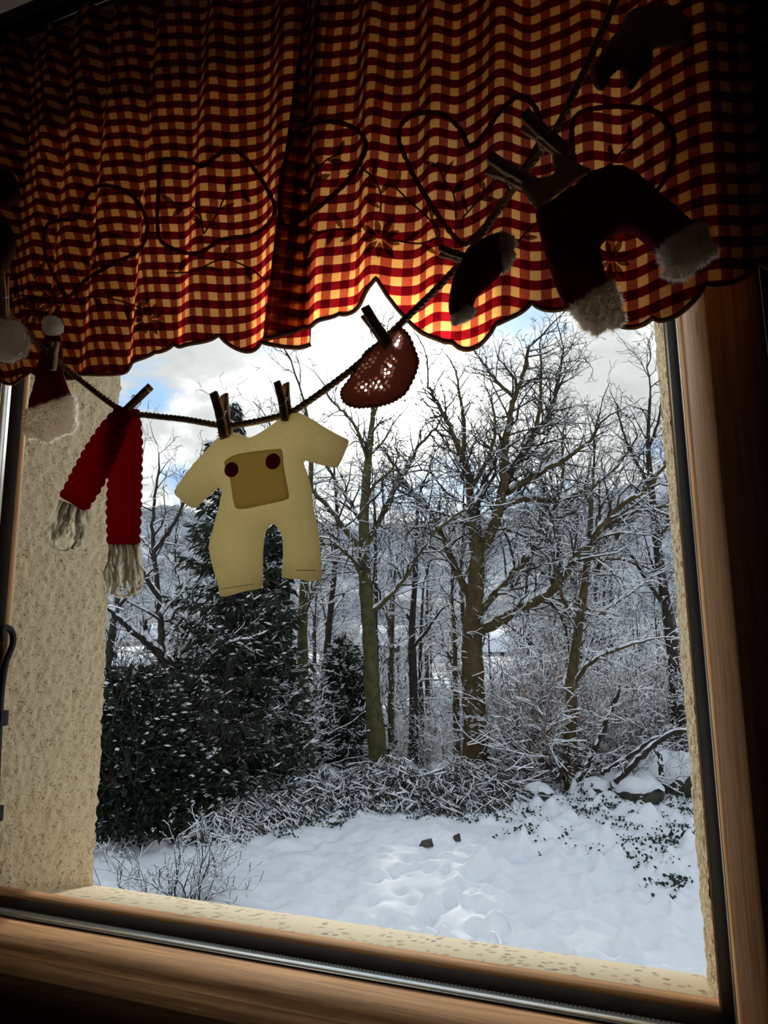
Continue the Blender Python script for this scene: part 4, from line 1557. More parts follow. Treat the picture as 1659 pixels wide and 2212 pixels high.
NS = 0
r_, n_ = make_tree('ash_tree', 'tall slim mossy tree with steep forked limbs below the crocheted bonnet',
    [(824, 1682), (812, 1590), (803, 1480), (797, 1360), (788, 1240), (786, 1140), (791, 1040), (799, 960), (806, 890), (804, 840)], 16.0, .20, .035,
    [([(789, 1185), (810, 1142), (850, 1062), (880, 1010), (903, 968), (940, 925), (965, 880)], 1.6, .075, .022),
     ([(786, 1195), (740, 1135), (700, 1088), (664, 1050), (620, 1000)], -1.5, .075, .022),
     ([(787, 1235), (745, 1186), (702, 1143), (672, 1115), (630, 1090)], .8, .07, .02),
     ([(788, 1140), (758, 1090), (728, 1040), (706, 1008), (690, 960)], 1.8, .06, .018),
     ([(789, 1275), (768, 1218), (736, 1186), (712, 1164)], -2.0, .05, .018),
     ([(796, 1000), (772, 930), (742, 890), (712, 862), (700, 830)], -1.0, .045, .015),
     ([(790, 1085), (811, 1045), (842, 1020), (860, 985)], -1.4, .04, .014),
     ([(798, 985), (830, 950), (850, 915), (880, 880)], 1.2, .035, .012),
     ([(803, 920), (815, 880), (830, 840), (835, 800)], .5, .03, .012),
     ([(794, 1330), (840, 1290), (880, 1240), (930, 1160), (975, 1120), (1010, 1100)], -1.6, .06, .02)],
    M['moss_bark'], 101, spacing=.16, Lmul=.38, rmin=.0055, dens=1.15)
NS += n_
r_, n_ = make_tree('oak_tree', 'largest mossy oak with a stout trunk and wide spreading crown',
    [(1030, 1684), (1027, 1600), (1022, 1480), (1020, 1390), (1025, 1300), (1031, 1200), (1022, 1120)], 16.0, .29, .15,
    [([(1030, 1200), (1019, 1110), (1012, 1040), (1000, 990), (975, 930), (950, 880), (925, 830)], 1.5, .13, .03),
     ([(1000, 990), (1004, 930), (996, 870), (985, 800)], -1.0, .06, .02),
     ([(1033, 1195), (1068, 1125), (1084, 1065), (1092, 980), (1098, 920), (1112, 860), (1132, 800), (1146, 740)], -1.2, .14, .03),
     ([(1084, 1068), (1108, 1015), (1150, 945), (1190, 885), (1205, 820), (1216, 750)], 1.6, .10, .025),
     ([(1150, 945), (1165, 890), (1168, 820), (1165, 745)], .3, .06, .02),
     ([(1082, 1072), (1150, 1032), (1210, 1000), (1262, 960), (1300, 912)], -1.8, .085, .022),
     ([(1086, 1092), (1140, 1078), (1200, 1080), (1262, 1060), (1330, 1010), (1366, 960)], .8, .08, .022),
     ([(1022, 1310), (984, 1226), (960, 1170), (930, 1108), (890, 1060), (852, 1008), (820, 962)], 2.0, .10, .022),
     ([(1030, 1372), (1082, 1338), (1130, 1312), (1182, 1280), (1240, 1212), (1290, 1152), (1340, 1096), (1400, 1052), (1440, 1000)], -2.0, .13, .03),
     ([(1028, 1330), (1100, 1250), (1150, 1190), (1182, 1140), (1208, 1080), (1216, 1000), (1214, 940)], 1.8, .095, .022),
     ([(1290, 1152), (1340, 1120), (1400, 1100), (1460, 1090)], -1.2, .05, .02),
     ([(1240, 1212), (1300, 1206), (1360, 1214), (1430, 1240)], .6, .045, .018),
     ([(1112, 860), (1070, 820), (1040, 780), (1020, 750)], 1.0, .05, .018),
     ([(1016, 1060), (1050, 1000), (1070, 930), (1062, 860)], -1.6, .06, .018)],
    M['oak_bark'], 102, spacing=.125, Lmul=.38, rmin=.0055, dens=1.15)
NS += n_
r_, n_ = make_tree('hazel_tree', 'leaning brown trunk among the snowy thicket near the boulders',
    [(1236, 1700), (1233, 1580), (1236, 1460), (1248, 1370), (1262, 1270), (1272, 1180), (1277, 1090), (1282, 1010)], 15.2, .13, .03,
    [([(1248, 1370), (1290, 1330), (1350, 1290), (1420, 1240)], 1.0, .05, .015),
     ([(1250, 1350), (1220, 1300), (1200, 1240), (1190, 1180)], -1.0, .05, .015),
     ([(1236, 1480), (1280, 1430), (1340, 1400), (1410, 1380)], -1.2, .05, .015),
     ([(1262, 1270), (1310, 1200), (1350, 1120), (1370, 1020)], 1.4, .05, .015)],
    M['oak_bark'], 103, spacing=.28, Lmul=.32, snow_depth=1.3)
NS += n_
r_, n_ = make_tree('maple_tree', 'bare tree rising at the right-hand stucco reveal with fine upswept twigs',
    [(1470, 1720), (1462, 1500), (1440, 1320), (1420, 1180), (1408, 1060), (1400, 960), (1404, 860)], 17.0, .14, .03,
    [([(1440, 1320), (1390, 1240), (1350, 1180), (1310, 1130)], -1.2, .05, .016),
     ([(1420, 1180), (1450, 1100), (1470, 1000), (1475, 900)], 1.0, .06, .018),
     ([(1408, 1060), (1370, 990), (1345, 930), (1330, 870)], .8, .05, .016),
     ([(1403, 960), (1425, 900), (1430, 830)], -.6, .04, .014)],
    M['dark_bark'], 104, spacing=.18, Lmul=.36, rmin=.0055, dens=1.1)
NS += n_
for k, (tp, rg, r0, r1, lab, limbs) in enumerate((
    ([(646, 1672), (636, 1560), (628, 1440), (620, 1320), (618, 1220), (612, 1120), (600, 1030)], 17.0, .115, .03, 'slim grey trunk, first of three beside the spruce',
     [([(620, 1320), (580, 1250), (540, 1190)], 1, .04, .014), ([(615, 1180), (650, 1100), (670, 1040)], -1, .04, .014)]),
    ([(672, 1684), (660, 1570), (655, 1450), (654, 1330), (660, 1220), (664, 1120), (672, 1020), (668, 930), (655, 860)], 16.6, .14, .03, 'thicker mossy trunk, second of three beside the spruce',
     [([(655, 1330), (690, 1250), (720, 1180), (730, 1100)], 1, .045, .014), ([(660, 1220), (630, 1150), (590, 1090), (560, 1040)], -1.2, .045, .014), ([(668, 1060), (640, 980), (620, 920), (600, 860)], .7, .04, .014)]),
    ([(694, 1672), (700, 1560), (704, 1440), (714, 1320), (724, 1220), (728, 1120), (722, 1020)], 18.0, .11, .03, 'slender grey trunk, third of three beside the spruce',
     [([(712, 1330), (745, 1280), (770, 1220)], 1, .04, .014), ([(724, 1220), (690, 1160), (670, 1100)], -1, .04, .014)]),
    ([(846, 1676), (845, 1560), (845, 1450), (848, 1350), (852, 1250)], 18.5, .09, .03, 'thin dark pole-like trunk behind the slim mossy tree',
     [([(846, 1420), (870, 1370), (900, 1330)], 1, .035, .012), ([(847, 1360), (825, 1310), (800, 1280)], -1, .035, .012)]),
    ([(890, 1672), (894, 1580), (893, 1470), (890, 1360), (896, 1260), (900, 1160), (902, 1080)], 17.5, .125, .03, 'mid-sized dark trunk halfway between the slim tree and the oak',
     [([(892, 1400), (930, 1350), (960, 1310)], -1, .045, .014), ([(891, 1350), (860, 1290), (840, 1230)], 1, .045, .014), ([(898, 1220), (930, 1160), (950, 1080)], 1, .04, .014)]),
    ([(916, 1660), (912, 1560), (908, 1450), (910, 1350), (915, 1260)], 20.0, .085, .025, 'thin straight trunk just behind the mid-sized dark trunk', [([(909, 1420), (940, 1380), (970, 1360)], 1, .03, .012)]),
    ([(988, 1670), (986, 1560), (984, 1460), (982, 1370), (975, 1280)], 18.5, .10, .03, 'russet trunk standing close behind the oak', [([(984, 1450), (960, 1400), (930, 1370)], 1, .035, .012)]),
    ([(234, 1700), (226, 1560), (232, 1440), (248, 1330), (262, 1220), (268, 1120)], 15.0, .10, .03, 'dark trunk next to the edge of the left stucco reveal',
     [([(232, 1440), (270, 1360), (300, 1290)], 1, .04, .014), ([(250, 1320), (290, 1270), (330, 1230)], -1, .04, .014)]),
)):
    bk = M['oak_bark'] if 'russet' in lab else (M['moss_bark'] if 'mossy' in lab else M['dark_bark'])
    r_, n_ = make_tree('bare_tree', lab, tp, rg, r0, r1, limbs, bk, 120 + k, spacing=.30, Lmul=.33, trunk_start=.3, snow_depth=1.15)
    NS += n_
r_, n_ = make_tree('forked_oak', 'dark crooked forked tree rising behind the evergreen hedge',
    [(412, 1760), (402, 1640), (400, 1540), (398, 1480), (372, 1446), (352, 1424)], 15.0, .17, .11,
    [([(362, 1440), (335, 1405), (296, 1372), (262, 1344), (240, 1322)], -1.5, .085, .03),
     ([(352, 1424), (347, 1360), (343, 1300), (336, 1230), (330, 1150), (335, 1070), (345, 1000)], 1.2, .085, .02),
     ([(345, 1330), (380, 1290), (420, 1262), (460, 1230)], 1.0, .05, .016),
     ([(343, 1290), (310, 1240), (290, 1180), (285, 1110), (300, 1030)], -1.0, .055, .016),
     ([(334, 1190), (370, 1140), (400, 1080), (415, 1020)], -1.4, .045, .014),
     ([(400, 1500), (440, 1440), (480, 1400), (520, 1380)], -1.5, .06, .018),
     ([(400, 1470), (420, 1400), (440, 1330), (470, 1270)], 1.2, .06, .018)],
    M['dark_bark'], 140, spacing=.26, Lmul=.34, snow_depth=1.5)
NS += n_


# ------------------------------------------------------------------ repeated background trees and bushes
def proto_tree(seed, h, r0, dens, level=2):
    G = Grow(seed)
    G.segs_limb = []
    rng_ = random.Random(seed)
    P = [(0, 0, -.4)]
    d = (0, 0, 1)
    n = 14
    for i in range(n):
        d = norm3((d[0] + rng_.gauss(0, .05), d[1] + rng_.gauss(0, .05), d[2] + .12))
        P.append(tuple(P[-1][k] + d[k] * h / n for k in range(3)))
    rad = np.linspace(r0, r0 * .2, n + 1)
    G.along(P, rad, h * .034, .30, level, .22, .07, .2, dens, .0055, False, 2.4)
    tr_ = mesh_np('trunk', *(lambda a: (a[0], a[1], a[2], True))(tube_data(P, rad, 8)))
    tw = segs_mesh('twigs', G.segs)
    sn = snow_mesh('snow', np.array(G.segs), 1.3, seed, None, .8)
    return tr_, tw, sn, len(G.segs)


def proto_bush(seed, h, stems, spread, dens, level=2, rmin=.0034):
    G = Grow(seed)
    G.segs_limb = []
    G.seg = (0.16, 0.085)
    G.ratio = (.16, .34)
    rng_ = random.Random(seed)
    for k in range(stems):
        a = rng_.uniform(0, 2 * math.pi)
        t_ = rng_.uniform(.05, spread)
        d = norm3((math.cos(a) * math.sin(t_), math.sin(a) * math.sin(t_), math.cos(t_)))
        p = (rng_.gauss(0, .22), rng_.gauss(0, .22), -.15)
        G.branch(p, d, h * rng_.uniform(.55, 1.1), rng_.uniform(.008, .018), level, .015, .22, dens, rmin)
    return segs_mesh('stems', G.segs), snow_mesh('snow', np.array(G.segs), 1.25, seed, None, .8), len(G.segs)


PT = []
for k, (h, r0, dn) in enumerate(((9.5, .13, 1.0), (8.0, .10, 1.05), (11.0, .16, .95), (6.0, .07, 1.15))):
    tr_, tw, sn, n_ = proto_tree(300 + k, h, r0, dn)
    NS += n_
    tr_.materials.append(M['dark_bark'])
    tw.materials.append(M['twig'])
    sn.materials.append(M['branch_snow'])
    PT.append((tr_, tw, sn))
PB = []
for k, (h, st, sp_, dn, mt) in enumerate(((2.2, 18, .8, .9, 'twig'), (3.1, 15, .65, .9, 'twig'), (1.5, 20, 1.0, .9, 'twig'), (2.7, 16, .7, .9, 'red_twig'))):
    b1, b2, n_ = proto_bush(400 + k, h, st, sp_, dn)
    NS += n_
    b1.materials.append(M[mt])
    b2.materials.append(M['branch_snow'])
    PB.append((b1, b2))


def put(kind, protos, idx, pos, s, rz, label, cat, group):
    look = {'background_tree': ('slender ', 'small-crowned ', 'tall ', 'short thin ')}.get(kind, ('low spreading ', 'tall upright ', 'squat ', 'russet-stemmed '))[idx]
    label, group = look + label, look + group
    o = thing(kind, label, cat, pos, group)
    names = ('trunk', 'twigs', 'snow') if kind == 'background_tree' else ('stems', 'snow')
    for nm, me in zip(names, protos[idx]):
        c = bpy.data.objects.new(nm, me)
        COL.objects.link(c)
        c.parent = o
        if nm in ('twigs', 'snow', 'stems'):
            c['kind'] = 'stuff'
    o.rotation_euler = (0, 0, rz)
    o.scale = (s, s, s)
    return o


MARKS = ((235, 'the dark trunk at the left reveal'), (400, 'the forked tree'), (480, 'the tall spruce'), (660, 'the three grey trunks'), (805, 'the slim mossy tree'),
         (893, 'the mid-sized dark trunk'), (1025, 'the oak'), (1236, 'the leaning brown trunk'), (1430, 'the bare tree at the right reveal'))


def near(px):
    return min(MARKS, key=lambda m_: abs(m_[0] - px))[1]


rb = random.Random(77)
for k in range(78):
    px = 120 + (k * 29 % 78 + rb.random()) / 78 * 1600
    rg = rb.uniform(21, 44)
    p = on_ground(px, rg)
    far = rg > 31
    if 245 < px < 345 or 1048 < px < 1118 or 606 < px < 640 or 940 < px < 965:
        continue
    w_ = near(px)
    put('background_tree', PT, rb.randrange(4), p, rb.uniform(.85, 1.25) * (1.1 if far else .9), rb.uniform(0, 6.28),
        ('bare snow-dusted tree far beyond ' if far else 'bare snow-dusted tree close behind ') + w_, 'tree',
        ('far bare trees beyond ' if far else 'bare trees behind ') + w_)
for k in range(34):
    px = 560 + (k + rb.random()) / 34 * 960
    rg = rb.uniform(17.2, 23)
    p = on_ground(px, rg)
    w_ = near(px)
    put('thicket_bush', PB, rb.choice((0, 1, 1, 3)), p, rb.uniform(.6, .95), rb.uniform(0, 6.28),
        'snow-laden bare bush in the thicket behind ' + w_, 'bush', 'snowy bushes behind ' + w_)
for k in range(16):
    px = 1070 + (k + rb.random()) / 16 * 450
    rg = rb.uniform(15.2, 17.2) if px < 1290 else rb.uniform(16.6, 18.6)
    p = on_ground(px, rg)
    w_ = 'the oak and the leaning brown trunk' if px < 1236 else 'the leaning brown trunk and the right-hand stucco reveal'
    put('tall_bush', PB, rb.choice((1, 3, 1, 0)), p, rb.uniform(.9, 1.35), rb.uniform(0, 6.28),
        'dense snow-laden bush between ' + w_, 'bush', 'snowy bushes between ' + w_)
for k in range(9):
    px = 400 + (k + rb.random()) / 9 * 230
    rg = rb.uniform(15.5, 19)
    p = on_ground(px, rg)
    put('slope_bush', PB, rb.choice((0, 1)), p, rb.uniform(.8, 1.2), rb.uniform(0, 6.28),
        'snowy bare bush around the foot of the tall spruce', 'bush', 'snowy bushes by the spruce')

# ------------------------------------------------------------------ low snowy brush heaps along the crest
for k, (px, py, w_, h_, lab) in enumerate(((1000, 1722, 1.5, .62, 'heap of snowy bramble stems at the foot of the oak'),
                                           (850, 1728, 1.7, .70, 'heap of snowy bramble stems below the slim mossy tree'),
                                           (690, 1735, 1.7, .60, 'heap of snowy bramble stems below the three grey trunks'),
                                           (560, 1762, 1.1, .36, 'low straggling snowy brambles below the spruce'),
                                           (450, 1788, 1.0, .28, 'low straggling snowy brambles next to the evergreen hedge'))):
    c = hit_ground(px, py)
    c[2] = lawn_z(c[0], c[1])
    root = thing('bramble_heap', lab, 'brambles', c)
    rg_ = random.Random(500 + k)
    S = []
    for j in range(1500):
        a, rr_ = rg_.uniform(0, 6.283), math.sqrt(rg_.random())
        x, y = c[0] + w_ * rr_ * math.cos(a), c[1] + .9 * rr_ * math.sin(a)
        dome = h_ * (1 - rr_ ** 2) * rg_.uniform(.35, 1.0)
        z = lawn_z(x, y) + dome
        dx, dy = rg_.gauss(0, .15), rg_.gauss(0, .12)
        p0 = (x - dx, y - dy, z - rg_.uniform(.0, .10))
        p1 = (x, y, z + rg_.uniform(.02, .07))
        p2 = (x + dx, y + dy, z - rg_.uniform(.0, .16))
        r__ = rg_.uniform(.004, .010)
        S += [(*p0, *p1, r__, r__), (*p1, *p2, r__, r__ * .6)]
    tag(link('stems', segs_mesh('stems', S), M['dark_bark'], root), kind='stuff')
    tag(link('snow', snow_mesh('snow', np.array(S), 1.1, k, None, .5), M['branch_snow'], root), kind='stuff')

# ------------------------------------------------------------------ evergreen hedge and spruces
def leaf_cloud(name, C, dirs, ln, wd, mat, parent, rs):
    n = len(C)
    side = np.cross(dirs, rs.randn(n, 3))
    side /= np.linalg.norm(side, axis=1)[:, None] + 1e-9
    ln = ln * (0.6 + .8 * rs.rand(n))[:, None]
    wd = wd * (0.6 + .8 * rs.rand(n))[:, None]
    V = np.stack([C, C + dirs * ln * .5 + side * wd, C + dirs * ln, C + dirs * ln * .5 - side * wd], 1).reshape(-1, 3)
    Q_ = np.arange(n * 4).reshape(-1, 4)
    return tag(link(name, mesh_np(name, V, Q_), mat, parent), kind='stuff')


def hedge(name, label, px, py, w_, d_, h_, n, seed, snow_frac=.10):
    c = hit_ground(px, py)
    zb = lawn_z(c[0], c[1])
    root = thing(name, label, 'hedge', (c[0], c[1], zb))
    rs = np.random.RandomState(seed)
    th, ph_ = rs.rand(n) * 2 * math.pi, rs.rand(n)
    rad_ = rs.rand(n) ** .25
    zz = ph_ * h_
    prof = np.sqrt(np.clip(1 - (zz / h_ * .96) ** 3.2, .02, 1))
    lump = 1 + .22 * (fbm(th * 2.2 + seed, zz * 1.5, 2) - .5)
    X = c[0] + w_ * rad_ * prof * lump * np.cos(th)
    Y = c[1] + d_ * rad_ * prof * lump * np.sin(th)
    Z = zb + zz
    C = np.stack([X, Y, Z], -1)
    out = np.stack([np.cos(th), np.sin(th), rs.rand(n) * 1.0 - .2], -1) + rs.randn(n, 3) * .55
    out /= np.linalg.norm(out, axis=1)[:, None]
    leaf_cloud('leaves', C, out, .11, .030, M['holly'], root, rs)
    k = int(n * snow_frac)
    wgt = (zz / h_) ** 1.5 + .05
    sel = rs.choice(n, k, False, wgt / wgt.sum())
    D2 = out[sel].copy()
    D2[:, 2] *= .2
    D2 /= np.linalg.norm(D2, axis=1)[:, None]
    leaf_cloud('snow', C[sel] + np.array([0, 0, .02]), D2, .13, .028, M['branch_snow'], root, rs)
    G = Grow(seed)
    G.segs_limb = []
    for j in range(26):
        a = rs.rand() * 6.28
        G.branch((c[0] + .3 * w_ * math.cos(a), c[1] + .3 * d_ * math.sin(a), zb - .1), norm3((rs.randn() * .25, rs.randn() * .25, 1)), h_ * rs.uniform(.8, 1.15), .02, 2, .04, .15, .8, .006)
    tag(link('stems', segs_mesh('stems', G.segs), M['dark_bark'], root), kind='stuff')


hedge('holly_hedge', 'dark glossy evergreen hedge dusted with snow beside the left reveal', 268, 1806, 1.25, 1.0, 2.7, 16000, 601, .09)
hedge('ivy_shrub', 'dark leafy evergreen shrub at the spruce foot with snow flecks', 372, 1788, .8, .7, 1.9, 7000, 602, .12)


def spruce(label, px, py, rng, h, wid, seed, frac0=.04, nbr=230, snowf=.3):
    b = at_range(px, py, rng)
    zb = float(base_ground(b[0], b[1])) - .1
    root = thing('spruce_tree', label, 'tree', (b[0], b[1], zb))
    rs = np.random.RandomState(seed)
    tube('trunk', [(b[0], b[1], zb), (b[0] + .1, b[1], zb + h * .5), (b[0] + .05, b[1], zb + h)], [.16, .10, .015], M['dark_bark'], root, 8)
    S, C, D, SC, SD = [], [], [], [], []
    for k in range(nbr):
        f_ = frac0 + (1 - frac0) * (k + rs.rand()) / nbr
        L = wid * (1 - f_) ** .8 * rs.uniform(.7, 1.15) + .12
        a = rs.rand() * 6.283
        p = np.array([b[0], b[1], zb + h * f_])
        d = np.array([math.cos(a), math.sin(a), .12])
        n = 7
        for i in range(n):
            d = d + np.array([0, 0, -.16 + .09 * i * (f_ < .9)])
            d /= np.linalg.norm(d)
            q = p + d * L / n
            S.append((*p, *q, .016 * (1 - i / n) + .005, .016 * (1 - (i + 1) / n) + .004))
            for _ in range(4):
                w0 = p + (q - p) * rs.rand()
                sd = np.cross(d, [0, 0, 1]) * (1 if rs.rand() < .5 else -1)
                dd = d * .5 + sd * rs.uniform(.1, .9) + np.array([0, 0, rs.uniform(-1.1, -.1)])
                dd /= np.linalg.norm(dd)
                C.append(w0)
                D.append(dd)
                if rs.rand() < snowf:
                    e = d * .6 + sd * rs.uniform(.3, .9) + np.array([0, 0, rs.uniform(-.4, .05)])
                    SC.append(w0 + np.array([0, 0, .015]))
                    SD.append(e / np.linalg.norm(e))
            p = q
    tag(link('branches', segs_mesh('branches', S), M['dark_bark'], root), kind='stuff')
    leaf_cloud('needles', np.array(C), np.array(D), .26, .030, M['needles'], root, rs)
    leaf_cloud('snow', np.array(SC), np.array(SD), .20, .022, M['branch_snow'], root, rs)


spruce('tall dark spruce with drooping snow-tipped branches left of the cream romper leg', 478, 1740, 14.6, 8.3, 1.75, 701, nbr=330)
spruce('dark spruce with drooping boughs close to the three grey trunks', 560, 1745, 15.4, 6.2, 1.35, 702, nbr=240)
spruce('small heavily snowed spruce between the grey trunks and the slim mossy tree', 742, 1690, 18.0, 3.6, 1.25, 703, nbr=200, snowf=.75)

# ------------------------------------------------------------------ foreground shrub, rust leaves, fallen logs
sh = hit_ground(395, 1962)
sh[2] = lawn_z(sh[0], sh[1])
root = thing('garden_shrub', 'small bare garden shrub with fine dark twigs below the window sill', 'shrub', sh)
G = Grow(801)
G.seg = (.12, .06)
G.ratio = (.25, .5)
G.segs_limb = []
tipz = at_range(440, 1800, math.hypot(sh[0], sh[1]))[2]
for k, (px, py) in enumerate(((300, 1830), (250, 1870), (345, 1850), (400, 1800), (440, 1790), (480, 1830), (380, 1880), (330, 1910), (270, 1920), (430, 1860), (505, 1850), (460, 1890), (225, 1840), (545, 1915), (510, 1880), (215, 1900), (290, 1860), (360, 1820), (420, 1830), (320, 1880), (465, 1800), (400, 1850))):
    e = at_range(px, py, math.hypot(sh[0], sh[1]) + G.rng.uniform(-.5, .5))
    s0 = sh + np.array([G.rng.uniform(-.25, .25), G.rng.uniform(-.2, .2), -.15])
    d = e - s0
    L = float(np.linalg.norm(d))
    G.branch(tuple(s0), norm3(tuple(d)), L * 1.1, .014, 3, .03, .17, .8, .0045)
tag(link('twigs', segs_mesh('twigs', G.segs), M['dark_bark'], root), kind='stuff')
tag(link('snow', snow_mesh('snow', np.array(G.segs), .5, 3), M['branch_snow'], root), kind='stuff')


def log(label, pts, rngs, r0, r1):
    P = catmull([at_range(a, b, g) for (a, b), g in zip(pts, rngs)], 6)
    P = P + np.random.RandomState(int(pts[0][0])).randn(len(P), 3) * r1 * .35
    root = thing('fallen_branch', label, 'branch', P[0])
    rad = np.linspace(r0, r1, len(P))
    tube('bark', P, rad, M['dark_bark'], root, 8)
    wob_ = 0.8 + .25 * np.sin(np.arange(len(P)) * 1.7 + P[0][0])
    tube('snow', P + np.array([0, 0, 1.0]) * (rad * .75)[:, None], rad * .85 * wob_, M['branch_snow'], root, 8)


log('snow-topped branch leaning low over the boulders', [(1330, 1690), (1380, 1640), (1440, 1590), (1500, 1575)], (14.6, 14.4, 14.2, 14.0), .06, .035)
log('thinner snow-topped branch crossing below the leaning one', [(1300, 1672), (1350, 1640), (1410, 1600), (1470, 1585)], (14.8, 14.8, 14.7, 14.6), .045, .03)
log('snowy limb slanting up from the brown trunk base', [(1240, 1694), (1275, 1640), (1310, 1560), (1340, 1480)], (15.0, 15.2, 15.4, 15.6), .07, .04)
log('short snowy limb propped against the brown trunk', [(1205, 1690), (1218, 1650), (1228, 1610)], (15.0, 15.0, 15.1), .06, .03)
log('upright snow-plastered stub behind the boulders', [(1432, 1680), (1424, 1640), (1412, 1600)], (14.8, 14.9, 15.0), .05, .035)

rs = np.random.RandomState(55)
root = thing('beech_sapling', 'young beech keeping rust brown leaves in the thicket', 'sapling', on_ground(1150, 15.6))
G = Grow(56)
G.segs_limb = []
bp = root.location
for k in range(9):
    G.branch((bp[0] + rs.randn() * .15, bp[1] + rs.randn() * .15, bp[2]), norm3((rs.randn() * .22, rs.randn() * .22, 1)), rs.uniform(1.8, 3.3), .018, 2, .03, .15, .8, .005)
tag(link('stems', segs_mesh('stems', G.segs), M['red_twig'], root), kind='stuff')
sg = np.array(G.segs)
sel = rs.choice(len(sg), min(len(sg), 900), False)
dd = rs.randn(len(sel), 3)
dd /= np.linalg.norm(dd, axis=1)[:, None]
leaf_cloud('dead_leaves', sg[sel, 3:6], dd, .055, .016, M['rust_leaf'], root, rs)
tag(link('snow', snow_mesh('snow', sg, 1.5, 4), M['branch_snow'], root), kind='stuff')

# ------------------------------------------------------------------ boulders
def boulder(label, px, py, w_, h_, seed, rng=None):
    c = hit_ground(px, py) if rng is None else at_range(px, py, rng)
    zb = lawn_z(c[0], c[1])
    root = thing('boulder', label, 'boulder', (c[0], c[1], zb))
    rs_b = np.random.RandomState(seed)
    nu_, nv_ = 28, 18
    off = rs_b.rand() * 50

    def surf(scale, lift, lo):
        V = []
        for i in range(nv_):
            for k in range(nu_):
                lk = lo if lo == 0 else lo + .16 * (float(vn(k * 4.0 / nu_ + off, off)) - .35) + .05 * math.sin(k * 1.3 + off)
                if k == nu_ - 1 and lo:
                    lk = lo
                phi = math.pi * (lk + (1 - lk) * i / (nv_ - 1))
                t_ = 2 * math.pi * k / nu_
                cx_, sy_, cz_ = math.sin(phi) * math.cos(t_), math.sin(phi) * math.sin(t_), -math.cos(phi)
                rr_ = 1 + .42 * (float(fbm(cx_ * 1.6 + off, sy_ * 1.6 + cz_ * 1.9, 3)) - .5)
                V.append((c[0] + w_ * scale * rr_ * cx_, c[1] + w_ * .8 * scale * rr_ * sy_, zb + h_ * .35 + h_ * .75 * scale * rr_ * cz_ + lift))
        Q_ = [(i * nu_ + k, i * nu_ + (k + 1) % nu_, (i + 1) * nu_ + (k + 1) % nu_, (i + 1) * nu_ + k) for i in range(nv_ - 1) for k in range(nu_)]
        return V, Q_
    v_, q_ = surf(1.0, 0, 0.0)
    link('rock', mesh_np('rock', v_, q_, None, True), M['stone'], root)
    v_, q_ = surf(1.06, .06, .50)
    link('snow_cap', mesh_np('snow_cap', v_, q_, None, True), M['snow'], root)


for px, py, w_, h_, lab in ((1374, 1728, .46, .46, 'squat snow-capped boulder, nearest one to the lawn'), (1420, 1708, .50, .62, 'broad boulder under a thick rounded snow cap'),
                            (1472, 1716, .38, .62, 'tall mossy boulder with dark bare side'), (1502, 1722, .30, .5, 'snow-capped boulder touching the stucco reveal edge'),
                            (1288, 1722, .30, .28, 'low snow-capped boulder next to the brown trunk'), (1165, 1728, .26, .26, 'small dark boulder left of the brown trunk'),
                            (1332, 1716, .30, .34, 'rounded snowy boulder between trunk and squat boulder')):
    boulder(lab, px, py, w_, h_, int(px))
for px, py, w_, lab in ((921, 1832, .11, 'flat dark stone poking out of the lawn snow'), (986, 1815, .07, 'small dark stone poking out higher up the lawn')):
    c = hit_ground(px, py)
    zb = lawn_z(c[0], c[1])
    root = thing('stone', lab, 'stone', (c[0], c[1], zb))
    V = [(c[0] + w_ * a, c[1] + w_ * b * .8, zb + h2) for a, b, h2 in ((-1, -.6, -.03), (.3, -1, -.03), (1.1, .1, -.03), (.2, 1, -.03), (-.9, .6, -.03),
                                                                 (-.6, -.4, .05), (.2, -.6, .07), (.8, .1, .09), (.1, .7, .06), (-.6, .4, .04))]
    Q_ = [(i, (i + 1) % 5, 5 + (i + 1) % 5, 5 + i) for i in range(5)]
    T3 = [(5, 6, 7), (5, 7, 8), (5, 8, 9)]
    link('stone_body', mesh_np('stone_body', V, Q_, T3), M['stone'], root)

# dark leaves of ground ivy that stick out of the thin snow
rs = np.random.RandomState(91)
C, D = [], []
for (x0, x1, y0, y1, n, cl) in ((1100, 1500, 1712, 1770, 900, 40), (1340, 1500, 1770, 1860, 330, 26), (1390, 1500, 1860, 1960, 200, 14), (560, 830, 1772, 1792, 260, 14),
                                (820, 1100, 1748, 1775, 260, 16), (420, 620, 1785, 1815, 160, 10), (1120, 1190, 1790, 1812, 60, 4), (1080, 1500, 1730, 1850, 260, 40)):
    cen = [(rs.uniform(x0, x1), rs.uniform(y0, y1)) for _ in range(cl)]
    for k in range(n):
        a, b = cen[rs.randint(cl)]
        px, py = a + rs.randn() * 13, b + rs.randn() * 4.0
        p = hit_ground(px, py)
        C.append((p[0], p[1], lawn_z(p[0], p[1]) + rs.uniform(0, .05)))
        d_ = np.array([rs.randn(), rs.randn(), abs(rs.randn()) * .5 + .15])
        D.append(d_ / np.linalg.norm(d_))
o = leaf_cloud('ground_ivy', np.array(C), np.array(D), .060, .020, M['holly'], None, rs)
tag(o, 'dark ivy leaves poking through thin snow on the lawn', 'ivy', kind='stuff')

